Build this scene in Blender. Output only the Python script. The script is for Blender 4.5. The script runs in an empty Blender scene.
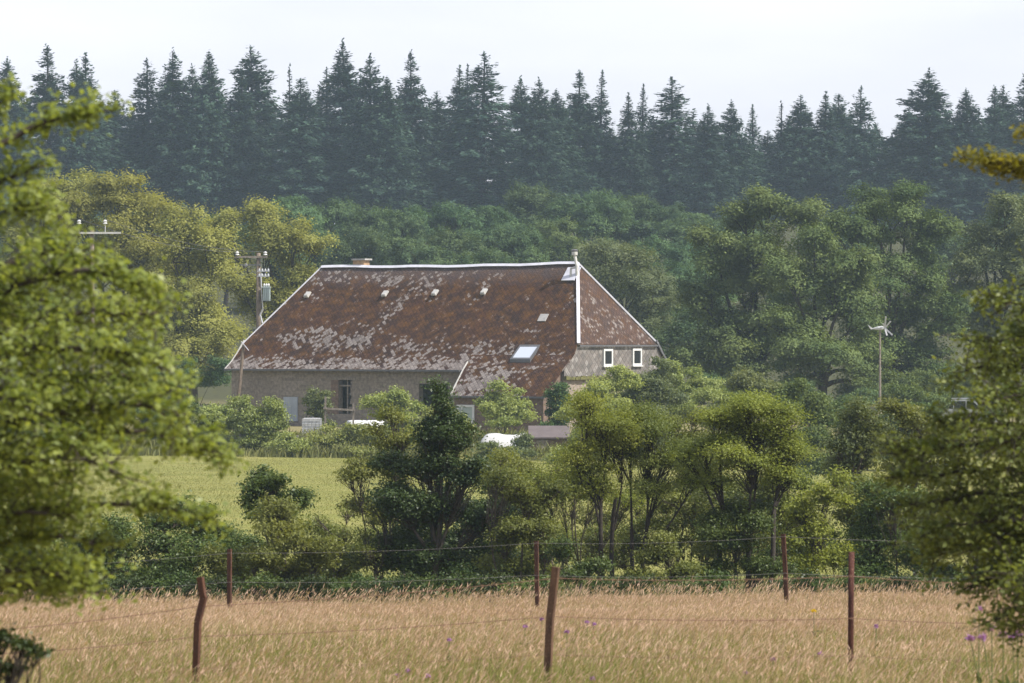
import bpy, math, random
import numpy as np
from mathutils import Vector

F = 4000.0                       # focal length in pixels of the 1024 px wide picture
R = math.radians
sc = bpy.context.scene
COL = sc.collection
rng = np.random.default_rng(7)

# ------------------------------------------------------------------ terrain
PROF = [(-200, -1.0), (-40, -1.3), (0, -1.7), (35, -3.45), (75, -5.45), (90, -5.85), (115, -6.3), (150, -6.6),
        (200, -6.8), (232, -6.75), (242, -6.15), (256, -5.6), (300, -5.2), (350, -3.6), (420, 2.0), (500, 9.5),
        (590, 17.3), (640, 18.6), (720, 15.0), (900, 6.0), (1300, -6.0)]
PY = np.array([p[0] for p in PROF], float); PZ = np.array([p[1] for p in PROF], float)


def ground(x, y):
    x = np.asarray(x, float); y = np.asarray(y, float)
    z = (np.interp(y - 4, PY, PZ) + np.interp(y, PY, PZ) * 2 + np.interp(y + 4, PY, PZ)) / 4
    far = np.clip((y - 300) / 300, 0, 1)
    return z + 0.05 * np.sin(x * 0.31 + y * 0.17) + 0.05 * np.sin(x * 0.13 - y * 0.09) + far * 0.8 * np.sin(x * 0.035 + 1.0)


def W(px, py, D):
    return np.array([(px - 512) / F * D, D, (341.5 - py) / F * D])


def wx(px, D):
    return (px - 512) / F * D


# ------------------------------------------------------------------ material helpers
class NT:
    def __init__(self, name):
        self.m = bpy.data.materials.new(name); self.m.use_nodes = True
        self.t = self.m.node_tree; self.t.nodes.clear()
        self.out = self.t.nodes.new('ShaderNodeOutputMaterial')

    def n(self, typ, **kw):
        nd = self.t.nodes.new(typ)
        for k, v in kw.items(): setattr(nd, k, v)
        return nd

    def l(self, a, b): self.t.links.new(a, b)

    def setin(self, sock, v):
        if isinstance(v, bpy.types.NodeSocket): self.l(v, sock)
        else: sock.default_value = v

    def math(self, op, a, b=0.0, c=None, clamp=False):
        nd = self.n('ShaderNodeMath', operation=op, use_clamp=clamp)
        self.setin(nd.inputs[0], a); self.setin(nd.inputs[1], b)
        if c is not None: self.setin(nd.inputs[2], c)
        return nd.outputs[0]

    def mix(self, f, a, b, mode='MIX'):
        nd = self.n('ShaderNodeMix', data_type='RGBA', blend_type=mode)
        self.setin(nd.inputs[0], f)
        self.setin(nd.inputs[6], (*a, 1) if isinstance(a, tuple) else a)
        self.setin(nd.inputs[7], (*b, 1) if isinstance(b, tuple) else b)
        return nd.outputs[2]

    def noise(self, vec, scale, detail=4, rough=.55):
        nd = self.n('ShaderNodeTexNoise')
        if vec is not None: self.l(vec, nd.inputs['Vector'])
        nd.inputs['Scale'].default_value = scale; nd.inputs['Detail'].default_value = detail
        nd.inputs['Roughness'].default_value = rough
        return nd.outputs['Fac']

    def ramp(self, f, a, b):
        nd = self.n('ShaderNodeMapRange', clamp=True)
        self.setin(nd.inputs[0], f); self.setin(nd.inputs[1], a); self.setin(nd.inputs[2], b)
        return nd.outputs[0]

    def vmap(self, vec, scale=(1, 1, 1), rot=(0, 0, 0), loc=(0, 0, 0)):
        nd = self.n('ShaderNodeMapping'); self.l(vec, nd.inputs[0])
        nd.inputs['Scale'].default_value = scale; nd.inputs['Rotation'].default_value = rot
        nd.inputs['Location'].default_value = loc
        return nd.outputs[0]

    def principled(self, col, rough=.8, metal=0.0, spec=.3, bump=None, bstr=.3, bdist=.02):
        p = self.n('ShaderNodeBsdfPrincipled')
        self.setin(p.inputs['Base Color'], (*col, 1) if isinstance(col, tuple) else col)
        self.setin(p.inputs['Roughness'], rough); p.inputs['Metallic'].default_value = metal
        p.inputs['Specular IOR Level'].default_value = spec
        if bump is not None:
            b = self.n('ShaderNodeBump'); b.inputs['Strength'].default_value = bstr; b.inputs['Distance'].default_value = bdist
            self.l(bump, b.inputs['Height']); self.l(b.outputs[0], p.inputs['Normal'])
        self.l(p.outputs[0], self.out.inputs[0])
        return p


def leaf_mat(name, a, b, trans=.35, rough=.55, spec=.25, hue=.25, c=None):
    """per leaf tone a..b, a small drift of hue from plant to plant, light through the blade"""
    q = NT(name)
    at = q.n('ShaderNodeAttribute', attribute_name='tone')
    col = q.mix(at.outputs['Fac'], a, b)
    oi = q.n('ShaderNodeObjectInfo')
    hs = q.n('ShaderNodeHueSaturation')
    q.setin(hs.inputs['Hue'], q.math('MULTIPLY_ADD', oi.outputs['Random'], .05 * hue * 2, .5 - .05 * hue))
    rv = q.math('FRACT', q.math('MULTIPLY', oi.outputs['Random'], 7.31))
    q.setin(hs.inputs['Value'], q.math('MULTIPLY_ADD', rv, hue, 1 - hue / 2))
    hs.inputs['Saturation'].default_value = 1.0
    q.l(col, hs.inputs['Color'])
    p = q.n('ShaderNodeBsdfPrincipled'); q.l(hs.outputs[0], p.inputs['Base Color'])
    p.inputs['Roughness'].default_value = rough; p.inputs['Specular IOR Level'].default_value = spec
    tr = q.n('ShaderNodeBsdfTranslucent')
    q.l(q.mix(1.0, hs.outputs[0], (1.25, 1.2, .6), 'MULTIPLY'), tr.inputs[0])
    mx = q.n('ShaderNodeMixShader'); mx.inputs[0].default_value = trans
    q.l(p.outputs[0], mx.inputs[1]); q.l(tr.outputs[0], mx.inputs[2]); q.l(mx.outputs[0], q.out.inputs[0])
    return q.m


def plain(name, col, rough=.7, metal=0.0, spec=.3, var=.25, scale=6.0, bump=False):
    q = NT(name)
    tc = q.n('ShaderNodeTexCoord')
    n = q.noise(tc.outputs['Object'], scale, 5, .6)
    f = q.ramp(n, .3, .7)
    lo = tuple(x * (1 - var) for x in col); hi = tuple(min(1, x * (1 + var)) for x in col)
    q.principled(q.mix(f, lo, hi), rough, metal, spec, n if bump else None)
    return q.m


M = {}
M['oak'] = leaf_mat('oak leaves turning yellow', (.19, .20, .053), (.38, .38, .11), .42, .65, .08, hue=.10)
M['wood_leaf'] = leaf_mat('broad woodland leaves', (.036, .078, .036), (.135, .20, .08), .3, .65, .08, hue=.35)
M['big_leaf'] = leaf_mat('ash and maple leaves', (.05, .088, .032), (.19, .235, .078), .3, .6, .1)
M['willow'] = leaf_mat('pale willow leaves', (.075, .105, .045), (.19, .215, .085), .35)
M['needle'] = leaf_mat('spruce needles', (.016, .040, .030), (.060, .108, .070), .18, .6, .2, hue=.45)
M['hedge_dark'] = leaf_mat('dark hawthorn leaves', (.036, .066, .02), (.115, .16, .038), .3, .45)
M['hedge_deep'] = leaf_mat('deep green hedge tree leaves', (.022, .042, .014), (.070, .100, .027), .28, .45)
M['hedge_light'] = leaf_mat('light hawthorn leaves', (.11, .15, .03), (.31, .34, .07), .45, .5)
M['hedge_olive'] = leaf_mat('olive hawthorn leaves', (.080, .105, .028), (.235, .255, .068), .42, .5)
M['yard_leaf'] = leaf_mat('bright shrub leaves', (.17, .22, .065), (.40, .44, .15), .4, .5)
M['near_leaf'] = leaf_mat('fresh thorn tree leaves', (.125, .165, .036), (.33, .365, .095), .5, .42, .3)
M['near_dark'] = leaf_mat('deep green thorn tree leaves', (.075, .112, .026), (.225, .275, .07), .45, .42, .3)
M['sprig'] = leaf_mat('dark low leaves', (.018, .035, .012), (.06, .085, .022), .25, .45)
M['yellow_leaf'] = leaf_mat('yellowed thorn leaves', (.14, .14, .02), (.29, .265, .04), .4, .45)
M['bark'] = plain('grey brown bark', (.085, .068, .052), .9, var=.45, scale=9, bump=True)
M['bark_dark'] = plain('dark bark', (.045, .036, .029), .9, var=.4, scale=14, bump=True)
M['stem_tan'] = leaf_mat('dry grass stems', (.34, .255, .13), (.52, .415, .24), .3, .7, .15, 0)
M['seed_head'] = leaf_mat('dry grass seed heads', (.385, .25, .175), (.585, .42, .305), .35, .7, .15, 0)
M['grass_green'] = leaf_mat('green grass blades', (.13, .15, .035), (.28, .275, .08), .35, .6, .2, 0)
M['meadow_blade'] = leaf_mat('grazed meadow grass', (.165, .172, .05), (.25, .235, .08), .3, .7, .15, 0)
M['rank'] = leaf_mat('rank grass along the hedge', (.045, .062, .018), (.13, .15, .04), .35, .6, .2, 0)
M['petal'] = leaf_mat('purple thistle florets', (.30, .14, .34), (.44, .24, .46), .3, .7, .1, 0)
M['petal_yellow'] = leaf_mat('yellow petals', (.65, .45, .03), (.75, .55, .05), .3, .7, .1, 0)
M['thistle_stem'] = plain('thistle stems', (.13, .15, .05), .8)
M['zinc'] = plain('pale zinc flashing', (.56, .56, .61), .6, 0, .4, .14, 2)
M['gutter'] = plain('dark gutter metal', (.10, .10, .105), .5, .0, .5, .2, 3)
M['white_paint'] = plain('white painted frame', (.62, .62, .60), .5, 0, .4, .05, 3)
M['white_plastic'] = plain('white plastic film', (.50, .50, .50), .5, 0, .4, .18, 3, True)
M['steel'] = plain('galvanised steel', (.42, .43, .44), .45, .6, .5, .15, 8)
M['alu'] = plain('weathered white metal', (.50, .49, .46), .55, .1, .5, .15, 5)
M['timber_grey'] = plain('grey weathered timber', (.21, .18, .15), .9, var=.35, scale=7, bump=True)
M['timber_pole'] = plain('brown pole timber', (.16, .125, .095), .9, var=.35, scale=5, bump=True)
M['transformer'] = plain('grey green transformer paint', (.30, .36, .36), .5, .0, .5, .12, 4)
M['insulator'] = plain('white glazed porcelain', (.55, .55, .54), .3, 0, .5, .04, 4)
M['wire_dark'] = plain('weathered cable', (.12, .12, .12), .6, .3)
M['wire_pale'] = plain('pale overhead cable', (.5, .5, .52), .5, .4)
M['fence_wire'] = plain('galvanised fence wire', (.17, .16, .155), .6, .3, .4, .3, 20)
M['barb_wire'] = plain('rusty barbed wire', (.24, .14, .095), .7, .3, .3, .3, 20)
M['sheet'] = plain('blue grey sheet metal', (.33, .36, .40), .5, .1, .4, .12, 2)
M['tyre'] = plain('tyre rubber', (.03, .03, .03), .85)
M['car_paint'] = plain('silver car paint', (.62, .64, .66), .25, .5, .5, .03, 2)
M['shed_roof'] = plain('brown purple roofing felt', (.12, .098, .098), .85, var=.15, scale=2)
M['shed_wall'] = plain('brown shed boards', (.17, .12, .085), .9, var=.3, scale=5)
M['mortar_cap'] = plain('pale concrete cap', (.36, .345, .33), .85, var=.2, scale=5)


def glass_mat(name, col, rough=.06):
    q = NT(name); q.principled(col, rough, 0, .8)
    return q.m


M['glass'] = glass_mat('dark window glass', (.012, .014, .017))
M['painted_sheen'] = glass_mat('skylight glass with painted sky reflection', (.50, .54, .61), .10)  # pale colour paints the reflected sky into the skylight pane
M['curtained'] = glass_mat('glass over net curtain', (.36, .42, .40), .15)


def rust_mat(name, a, b, c):
    q = NT(name); tc = q.n('ShaderNodeTexCoord')
    n1 = q.noise(q.vmap(tc.outputs['Object'], (9, 9, 2.5)), 1.6, 6, .65)
    n2 = q.noise(tc.outputs['Object'], 60, 4, .6)
    col = q.mix(q.ramp(n1, .4, .62), a, b)
    col = q.mix(q.ramp(n2, .58, .7), col, c)
    q.principled(col, .85, .0, .25, n2, .5, .004)
    return q.m


M['rust'] = rust_mat('rusty steel', (.055, .025, .018), (.105, .048, .028), (.17, .09, .05))
M['rust_dark'] = rust_mat('dark rusty pipe', (.050, .018, .015), (.10, .038, .026), (.17, .09, .06))
M['rust_wood'] = rust_mat('reddish weathered post', (.065, .034, .021), (.13, .072, .042), (.22, .15, .09))


def stone_mat(name, cols, bw, bh, mortar):
    q = NT(name); uv = q.n('ShaderNodeUVMap'); uvo = uv.outputs[0]
    nd = q.noise(uvo, 2.5, 3, .6)
    sep = q.n('ShaderNodeSeparateXYZ'); q.l(uvo, sep.inputs[0])
    cmb = q.n('ShaderNodeCombineXYZ')
    q.setin(cmb.inputs[0], q.math('MULTIPLY_ADD', nd, .16, sep.outputs[0])); q.setin(cmb.inputs[1], q.math('MULTIPLY_ADD', nd, .10, sep.outputs[1]))
    b = q.n('ShaderNodeTexBrick'); q.l(cmb.outputs[0], b.inputs['Vector'])
    b.inputs['Scale'].default_value = 1; b.inputs['Brick Width'].default_value = bw; b.inputs['Row Height'].default_value = bh
    b.inputs['Mortar Size'].default_value = .018; b.inputs['Mortar Smooth'].default_value = .4
    b.inputs['Color1'].default_value = (*cols[0], 1); b.inputs['Color2'].default_value = (*cols[1], 1)
    b.inputs['Mortar'].default_value = (*mortar, 1); b.inputs['Bias'].default_value = .1
    w = q.noise(uvo, .35, 5, .6); w2 = q.noise(uvo, 5, 5, .65)
    col = q.mix(q.ramp(w, .42, .68), b.outputs[0], cols[2])
    hs = q.mix(q.ramp(w2, .2, .8), (.45, .45, .46), (1.42, 1.38, 1.33))
    col = q.mix(1.0, col, hs, 'MULTIPLY')
    q.principled(col, .92, 0, .15, b.outputs['Fac'], -.5, .03)
    return q.m


M['stone'] = stone_mat('rubble stone wall', ((.185, .160, .135), (.275, .24, .205), (.22, .19, .16)), .60, .23, (.27, .235, .195))
M['pink_stone'] = stone_mat('pale pinkish masonry', ((.25, .205, .175), (.31, .26, .22), (.28, .235, .20)), .4, .16, (.36, .31, .265))
M['brick'] = stone_mat('red brick', ((.15, .085, .062), (.20, .12, .085), (.17, .125, .10)), .23, .075, (.19, .165, .14))
M['chimney_brick'] = stone_mat('orange brick', ((.36, .19, .09), (.44, .26, .13), (.40, .27, .16)), .23, .075, (.36, .30, .22))


def slate_mat(name, size, base, exposed, blobs, thr, top=None, low=None, hung=False):
    """square slates laid on the diagonal (UV in metres); moss film between bare, lichened slates"""
    q = NT(name); uv = q.n('ShaderNodeUVMap'); uvo = uv.outputs[0]
    sep = q.n('ShaderNodeSeparateXYZ'); q.l(uvo, sep.inputs[0]); U, V = sep.outputs[0], sep.outputs[1]
    rot = q.vmap(uvo, (1 / size, 1 / size, 1), (0, 0, R(45)))
    fl = q.n('ShaderNodeVectorMath', operation='FLOOR'); q.l(rot, fl.inputs[0])
    fr = q.n('ShaderNodeVectorMath', operation='FRACTION'); q.l(rot, fr.inputs[0])
    wn = q.n('ShaderNodeTexWhiteNoise', noise_dimensions='2D'); q.l(fl.outputs[0], wn.inputs['Vector'])
    cell = wn.outputs['Value']
    fs = q.n('ShaderNodeSeparateXYZ'); q.l(fr.outputs[0], fs.inputs[0])
    edge = q.math('MINIMUM', q.math('MINIMUM', fs.outputs[0], q.math('SUBTRACT', 1, fs.outputs[0])),
                  q.math('MINIMUM', fs.outputs[1], q.math('SUBTRACT', 1, fs.outputs[1])))
    gap = q.ramp(edge, .02, .10)
    n1 = q.noise(uvo, .33, 5, .6); n2 = q.noise(uvo, 1.5, 5, .65); n3 = q.noise(uvo, 11, 4, .7)
    n4 = q.noise(q.vmap(uvo, (1, 1, 1), (0, 0, R(38))), .55, 3, .5)
    cols = q.mix(q.ramp(n1, .38, .64), base[0], base[1])
    cols = q.mix(q.ramp(n2, .44, .68), cols, base[2])
    cols = q.mix(1.0, cols, q.mix(cell, (.78, .78, .78), (1.22, 1.2, 1.18)), 'MULTIPLY')
    bare = q.mix(cell, exposed[0], exposed[1])
    m = q.math('ADD', q.math('MULTIPLY', n4, .55), q.math('MULTIPLY', n2, .45))
    for (bu, bv, ru, rv, amp, ang) in blobs:
        ca, sa = math.cos(R(ang)), math.sin(R(ang))
        du = q.math('SUBTRACT', U, bu); dv = q.math('SUBTRACT', V, bv)
        p1 = q.math('DIVIDE', q.math('ADD', q.math('MULTIPLY', du, ca), q.math('MULTIPLY', dv, sa)), ru)
        p2 = q.math('DIVIDE', q.math('SUBTRACT', q.math('MULTIPLY', dv, ca), q.math('MULTIPLY', du, sa)), rv)
        d2 = q.math('ADD', q.math('MULTIPLY', p1, p1), q.math('MULTIPLY', p2, p2))
        m = q.math('ADD', m, q.math('MULTIPLY', q.math('POWER', 2.718, q.math('MULTIPLY', d2, -1.0)), amp))
    m = q.math('ADD', m, q.math('MULTIPLY', q.math('SUBTRACT', cell, .5), .31))
    m = q.math('ADD', m, q.math('MULTIPLY', q.math('SUBTRACT', n3, .5), .32))
    if low: m = q.math('ADD', m, q.math('MULTIPLY', q.ramp(V, low[0], low[1]), low[2]))
    expf = q.ramp(m, thr, thr + .07)
    if top:
        tf = q.math('MULTIPLY', q.ramp(q.math('ADD', V, q.math('MULTIPLY', n2, 1.6)), top[0], top[1]), top[3])
        cols = q.mix(tf, cols, q.mix(q.ramp(n3, .42, .6), top[2], tuple(x * 1.75 for x in top[2])))
    col = q.mix(expf, cols, bare)
    col = q.mix(1.0, col, q.mix(gap, (.52, .5, .5) if not hung else (.66, .64, .63), (1, 1, 1)), 'MULTIPLY')
    col = q.mix(1.0, col, q.mix(q.ramp(n3, .25, .75), (.72, .72, .72), (1.25, 1.25, 1.25)), 'MULTIPLY')
    h = q.math('ADD', q.math('MULTIPLY', gap, .6), q.math('ADD', q.math('MULTIPLY', cell, .35), q.math('MULTIPLY', n3, .5)))
    q.principled(col, .9, 0, .15, h, .6, .03)
    return q.m


# ------------------------------------------------------------------ mesh helpers
class MB:
    """collects boxes, tubes and polygons, builds ONE mesh object"""
    def __init__(self): self.v = []; self.f = []; self.uv = []; self.mi = []

    def poly(self, pts, uv=None, mi=0):
        i = len(self.v); self.v += [tuple(map(float, p)) for p in pts]
        self.f.append(tuple(range(i, i + len(pts)))); self.uv.append(uv); self.mi.append(mi)

    def hexa(self, c, mi=0):
        """8 corners: 0-3 bottom loop, 4-7 top loop"""
        i = len(self.v); self.v += [tuple(map(float, p)) for p in c]
        for q in ((3, 2, 1, 0), (4, 5, 6, 7), (0, 1, 5, 4), (1, 2, 6, 5), (2, 3, 7, 6), (3, 0, 4, 7)):
            self.f.append(tuple(i + k for k in q)); self.uv.append(None); self.mi.append(mi)

    def box(self, lo, hi, mi=0):
        (a, b, c), (d, e, f) = lo, hi
        self.hexa([(a, b, c), (d, b, c), (d, e, c), (a, e, c), (a, b, f), (d, b, f), (d, e, f), (a, e, f)], mi)

    def tube(self, pts, rad, n=6, mi=0, caps=True):
        v, f = tube_np(np.array(pts, float), np.broadcast_to(np.array(rad, float), (len(pts),)), n)
        i = len(self.v); self.v += [tuple(p) for p in v]
        for q in f: self.f.append(tuple(int(k) + i for k in q)); self.uv.append(None); self.mi.append(mi)
        if caps:
            self.f.append(tuple(i + k for k in range(n))[::-1]); self.uv.append(None); self.mi.append(mi)
            e = i + len(v) - n
            self.f.append(tuple(e + k for k in range(n))); self.uv.append(None); self.mi.append(mi)

    def beam(self, p, q, w, h, up=(0, 0, 1), mi=0):
        p = np.array(p, float); q = np.array(q, float); d = q - p; d /= np.linalg.norm(d)
        s = np.cross(d, up); s /= np.linalg.norm(s); t = np.cross(s, d)
        s *= w / 2; t *= h / 2
        self.hexa([p - s - t, p + s - t, p + s + t, p - s + t, q - s - t, q + s - t, q + s + t, q - s + t], mi)

    def build(self, name, mats, parent=None, smooth=False, loc=None):
        me = bpy.data.meshes.new(name); me.from_pydata(self.v, [], self.f)
        mats = mats if isinstance(mats, (list, tuple)) else [mats]
        for m in mats: me.materials.append(m)
        me.polygons.foreach_set('material_index', self.mi)
        if any(u is not None for u in self.uv):
            L = me.uv_layers.new(name='UVMap'); k = 0
            for pl, u in zip(self.f, self.uv):
                for j in range(len(pl)):
                    L.data[k].uv = u[j] if u is not None else (0, 0); k += 1
        if smooth: me.polygons.foreach_set('use_smooth', [True] * len(me.polygons))
        me.update()
        o = bpy.data.objects.new(name, me); COL.objects.link(o)
        if parent: o.parent = parent
        if loc is not None: o.location = loc
        return o


def tube_np(P, rad, n):
    k = len(P); T = np.gradient(P, axis=0); T /= np.maximum(np.linalg.norm(T, axis=1, keepdims=True), 1e-9)
    ref = np.array([0.31, 0.95, 0.05]) if abs(T[0, 2]) > .5 else np.array([0.05, 0.1, 1.0])
    S = np.cross(T, ref); S /= np.maximum(np.linalg.norm(S, axis=1, keepdims=True), 1e-9); B = np.cross(T, S)
    a = np.arange(n) / n * 2 * math.pi
    V = P[:, None] + rad[:, None, None] * (S[:, None] * np.cos(a)[None, :, None] + B[:, None] * np.sin(a)[None, :, None])
    i = np.arange(k - 1)[:, None] * n; j = np.arange(n)[None]; j2 = (j + 1) % n
    f = np.stack([i + j, i + j2, i + n + j2, i + n + j], -1).reshape(-1, 4)
    return V.reshape(-1, 3), f


def np_mesh(name, v, f, mats, tone=None, mi=None, smooth=False):
    me = bpy.data.meshes.new(name); v = np.ascontiguousarray(v, np.float32); f = np.ascontiguousarray(f, np.int32)
    nf, k = f.shape
    me.vertices.add(len(v)); me.vertices.foreach_set('co', v.ravel())
    me.loops.add(nf * k); me.loops.foreach_set('vertex_index', f.ravel())
    me.polygons.add(nf); me.polygons.foreach_set('loop_start', np.arange(0, nf * k, k, dtype=np.int32))
    me.polygons.foreach_set('loop_total', np.full(nf, k, np.int32))
    for m in (mats if isinstance(mats, (list, tuple)) else [mats]): me.materials.append(m)
    if mi is not None: me.polygons.foreach_set('material_index', np.ascontiguousarray(mi, np.int32))
    if smooth: me.polygons.foreach_set('use_smooth', np.ones(nf, bool))
    if tone is not None:
        a = me.attributes.new('tone', 'FLOAT', 'FACE'); a.data.foreach_set('value', np.ascontiguousarray(tone, np.float32))
    me.update(calc_edges=True)
    return me


def link(name, me, parent=None):
    o = bpy.data.objects.new(name, me); COL.objects.link(o)
    if parent: o.parent = parent
    return o


def tag(o, label=None, cat=None, group=None, kind=None):
    if label: o['label'] = label
    if cat: o['category'] = cat
    if group: o['group'] = group
    if kind: o['kind'] = kind
    return o


def empty(name, loc=(0, 0, 0), label=None, cat=None, group=None):
    o = bpy.data.objects.new(name, None); o.location = tuple(map(float, loc)); COL.objects.link(o)
    o.empty_display_size = .2
    return tag(o, label, cat, group)


def nrm(a): return a / np.maximum(np.linalg.norm(a, axis=-1, keepdims=True), 1e-9)


# ------------------------------------------------------------------ foliage
def leaf_quads(rg, P, out, size, ratio=.55, upb=.5, outb=.4, rnd=.85):
    n = len(P)
    N = nrm(nrm(rg.normal(size=(n, 3))) * rnd + np.array([0, 0, upb]) + out * outb)
    d = nrm(np.cross(N, rg.normal(size=(n, 3)))); s = np.cross(N, d)
    L = (size * rg.uniform(.65, 1.35, n))[:, None]; w = L * ratio / 2
    fold = N * L * .10
    v = np.stack([P - d * L * .5, P - d * L * .02 + s * w + fold, P + d * L * .5, P - d * L * .02 - s * w + fold], 1).reshape(-1, 3)
    f = np.arange(n * 4).reshape(n, 4)
    return v, f


def bez(a, c, b, k=6):
    t = np.linspace(0, 1, k)[:, None]
    return (1 - t) ** 2 * a + 2 * t * (1 - t) * c + t ** 2 * b


def grow(rg, lobes, n_tips, lpt, leaf, clus, flat=.6, trunk_r=.15, stems=((0, 0),), fork=.35, twig=True, upb=.5, shell=.5,
         ratio=.55, bare=0.0, sides=6, rnd=.85, outb=.4, calm=False):
    """trunk(s), limbs to every lobe, twigs to every tip, leaves gathered round the tips. Returns wood (v, f), leaf (v, f, tone)."""
    C = np.array([l[0] for l in lobes], float); Rr = np.array([l[1] for l in lobes], float)
    H = (C[:, 2] + Rr[:, 2]).max(); zlow = max(.05, (C[:, 2] - Rr[:, 2]).min())
    wv, wf, off = [], [], 0

    def add(P, r, n):
        nonlocal off
        v, f = tube_np(P, r, n); wv.append(v); wf.append(f + off); off += len(v)
    S = np.array([(s[0], s[1], 0) for s in stems], float)
    own = np.argmin(np.abs(C[:, None, 0] - S[None, :, 0]) + .3 * np.abs(C[:, None, 1] - S[None, :, 1]), 1)
    limbs = []; PAR = np.array([l[2] if len(l) > 2 else -1 for l in lobes])
    for si in range(len(S)):
        mine = np.where((own == si) & (PAR < 0))[0]
        cen = C[mine].mean(0) if len(mine) else C.mean(0)
        fh = max(.10, fork * H) * rg.uniform(.85, 1.15)
        topp = S[si] * .75 + np.array([cen[0], cen[1], 0]) * .25; topp[2] = fh
        mid = (S[si] + topp) / 2 + rg.normal(size=3) * [.05 * H, .05 * H, 0]
        P = bez(S[si] - [0, 0, .25], mid, topp, 7)
        add(P, np.linspace(trunk_r * 1.15, trunk_r * .72, 7), sides)
        for li in mine:
            st = P[rg.integers(4, 7)]
            c = (st + C[li]) / 2 + rg.normal(size=3) * .12 * np.linalg.norm(C[li] - st); c[2] += .1 * H * rg.uniform(-.3, 1)
            Q = bez(st, c, C[li] + rg.normal(size=3) * Rr[li] * .2, 8)
            add(Q, np.linspace(trunk_r * .55, trunk_r * .12, 8), 5)
            limbs.append((li, Q))
    qs = {li: Q for li, Q in limbs}
    for li in np.where(PAR >= 0)[0]:
        st = qs[PAR[li]][rg.integers(5, 8)]; ln = np.linalg.norm(C[li] - st)
        Q = bez(st, (st + C[li]) / 2 + rg.normal(size=3) * .12 * ln, C[li], 8)
        add(Q, np.linspace(trunk_r * .16, trunk_r * .05, 8), 4); qs[li] = Q
    wgt = (Rr[:, 0] * Rr[:, 1] * Rr[:, 2]) ** (2 / 3); wgt /= wgt.sum()
    cnt = np.maximum(2, np.round(wgt * n_tips).astype(int))
    tips, lobe_of = [], []
    for li in range(len(C)):
        d = nrm(rg.normal(size=(cnt[li], 3))); d[:, 2] = np.where(d[:, 2] < -.35, -d[:, 2] * .6, d[:, 2])
        r = rg.uniform(0, 1, cnt[li]) ** shell * rg.uniform(.78, 1.13, cnt[li])
        T = C[li] + d * Rr[li] * r[:, None]; T[:, 2] = np.maximum(T[:, 2], .08)
        tips.append(T); lobe_of += [li] * cnt[li]
        if twig:
            Q = qs[li]
            for t in T:
                st = Q[rg.integers(3, 8)]; ln = np.linalg.norm(t - st)
                c = (st + t) / 2 + rg.normal(size=3) * .15 * ln
                add(bez(st, c, t, 4), np.linspace(trunk_r * .13 + .003, .004 + trunk_r * .02, 4), 3)
    T = np.concatenate(tips); lobe_of = np.array(lobe_of)
    keep = rg.uniform(0, 1, len(T)) >= bare
    T = T[keep]; lobe_of = lobe_of[keep]
    n = len(T) * lpt
    ti = np.repeat(np.arange(len(T)), lpt)
    cs = clus * rg.uniform(.6, 1.35, len(T))
    P = T[ti] + rg.normal(size=(n, 3)) * (cs[ti, None] * np.array([1, 1, flat]))
    P[:, 2] = np.maximum(P[:, 2], .03)
    out = nrm(T[ti] - C[lobe_of][ti] + 1e-6)
    v, f = leaf_quads(rg, P, out, leaf, ratio, upb, outb, rnd)
    tone = np.clip(.5 * rg.uniform(0, 1, len(C))[lobe_of][ti] * .6 + rg.uniform(0, 1, len(T))[ti] * .42 + rg.uniform(-.12, .4, n), 0, 1)
    if calm: tone = np.clip(.42 * rg.uniform(0, 1, len(C))[lobe_of][ti] + .34 * rg.uniform(0, 1, len(T))[ti] + rg.uniform(0, .22, n), 0, 1)
    return (np.concatenate(wv), np.concatenate(wf)), (v, f, tone)


def sublobes(rg, lobes, n=6, f=.46, core=.6):
    out = []
    for c, r in lobes:
        r = np.array(r); out.append((np.array(c), tuple(r * core))); par = len(out) - 1
        for _ in range(n):
            d = nrm(rg.normal(size=3)); d[2] = abs(d[2]) if d[2] < -.5 else d[2]
            k = f * rg.uniform(.7, 1.2); out.append((np.array(c) + d * r * rg.uniform(.62, .92), tuple(r * k), par))
    return out


def tree_obj(name, base, wood, leaf, bark, leafm, label, cat, group=None):
    e = empty(name, base, label, cat, group)
    link('trunk', np_mesh('trunk', wood[0], wood[1], bark, smooth=True), e)
    link('crown' if cat == 'tree' else 'foliage', np_mesh('crown', leaf[0], leaf[1], leafm, leaf[2]), e)
    return e


def copy_tree(o):
    c = o.copy(); COL.objects.link(c)
    for ch in o.children:
        d = ch.copy(); COL.objects.link(d); d.parent = c
    return c


def px_tree(seed, name, D, bx, lobes, label, cat, leafm, n_tips, lpt, leaf, clus, bark='bark', group=None, sub=0, **kw):
    """lobes as (px, py, rx, ry[, depth offset]) at distance D; the plant stands on the ground there"""
    rg = np.random.default_rng(seed); k = D / F
    X = wx(bx, D); base = np.array([X, D, float(ground(X, D))])
    L = []
    for l in lobes:
        c = W(l[0], l[1], D); dd = l[4] if len(l) > 4 else rg.uniform(-.35, .35) * l[2] * k
        c[1] += dd
        L.append((c - base, (l[2] * k, max(l[2], l[3]) * k * .85, l[3] * k)))
    st = kw.pop('stem_px', None)
    if st: kw['stems'] = [((p - bx) * k, rg.uniform(-.3, .3)) for p in st]
    if sub: L = sublobes(rg, L, sub)
    w, lf = grow(rg, L, n_tips, lpt, leaf, clus, **kw)
    return tree_obj(name, base, w, lf, M[bark], M[leafm], label, cat, group)


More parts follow.
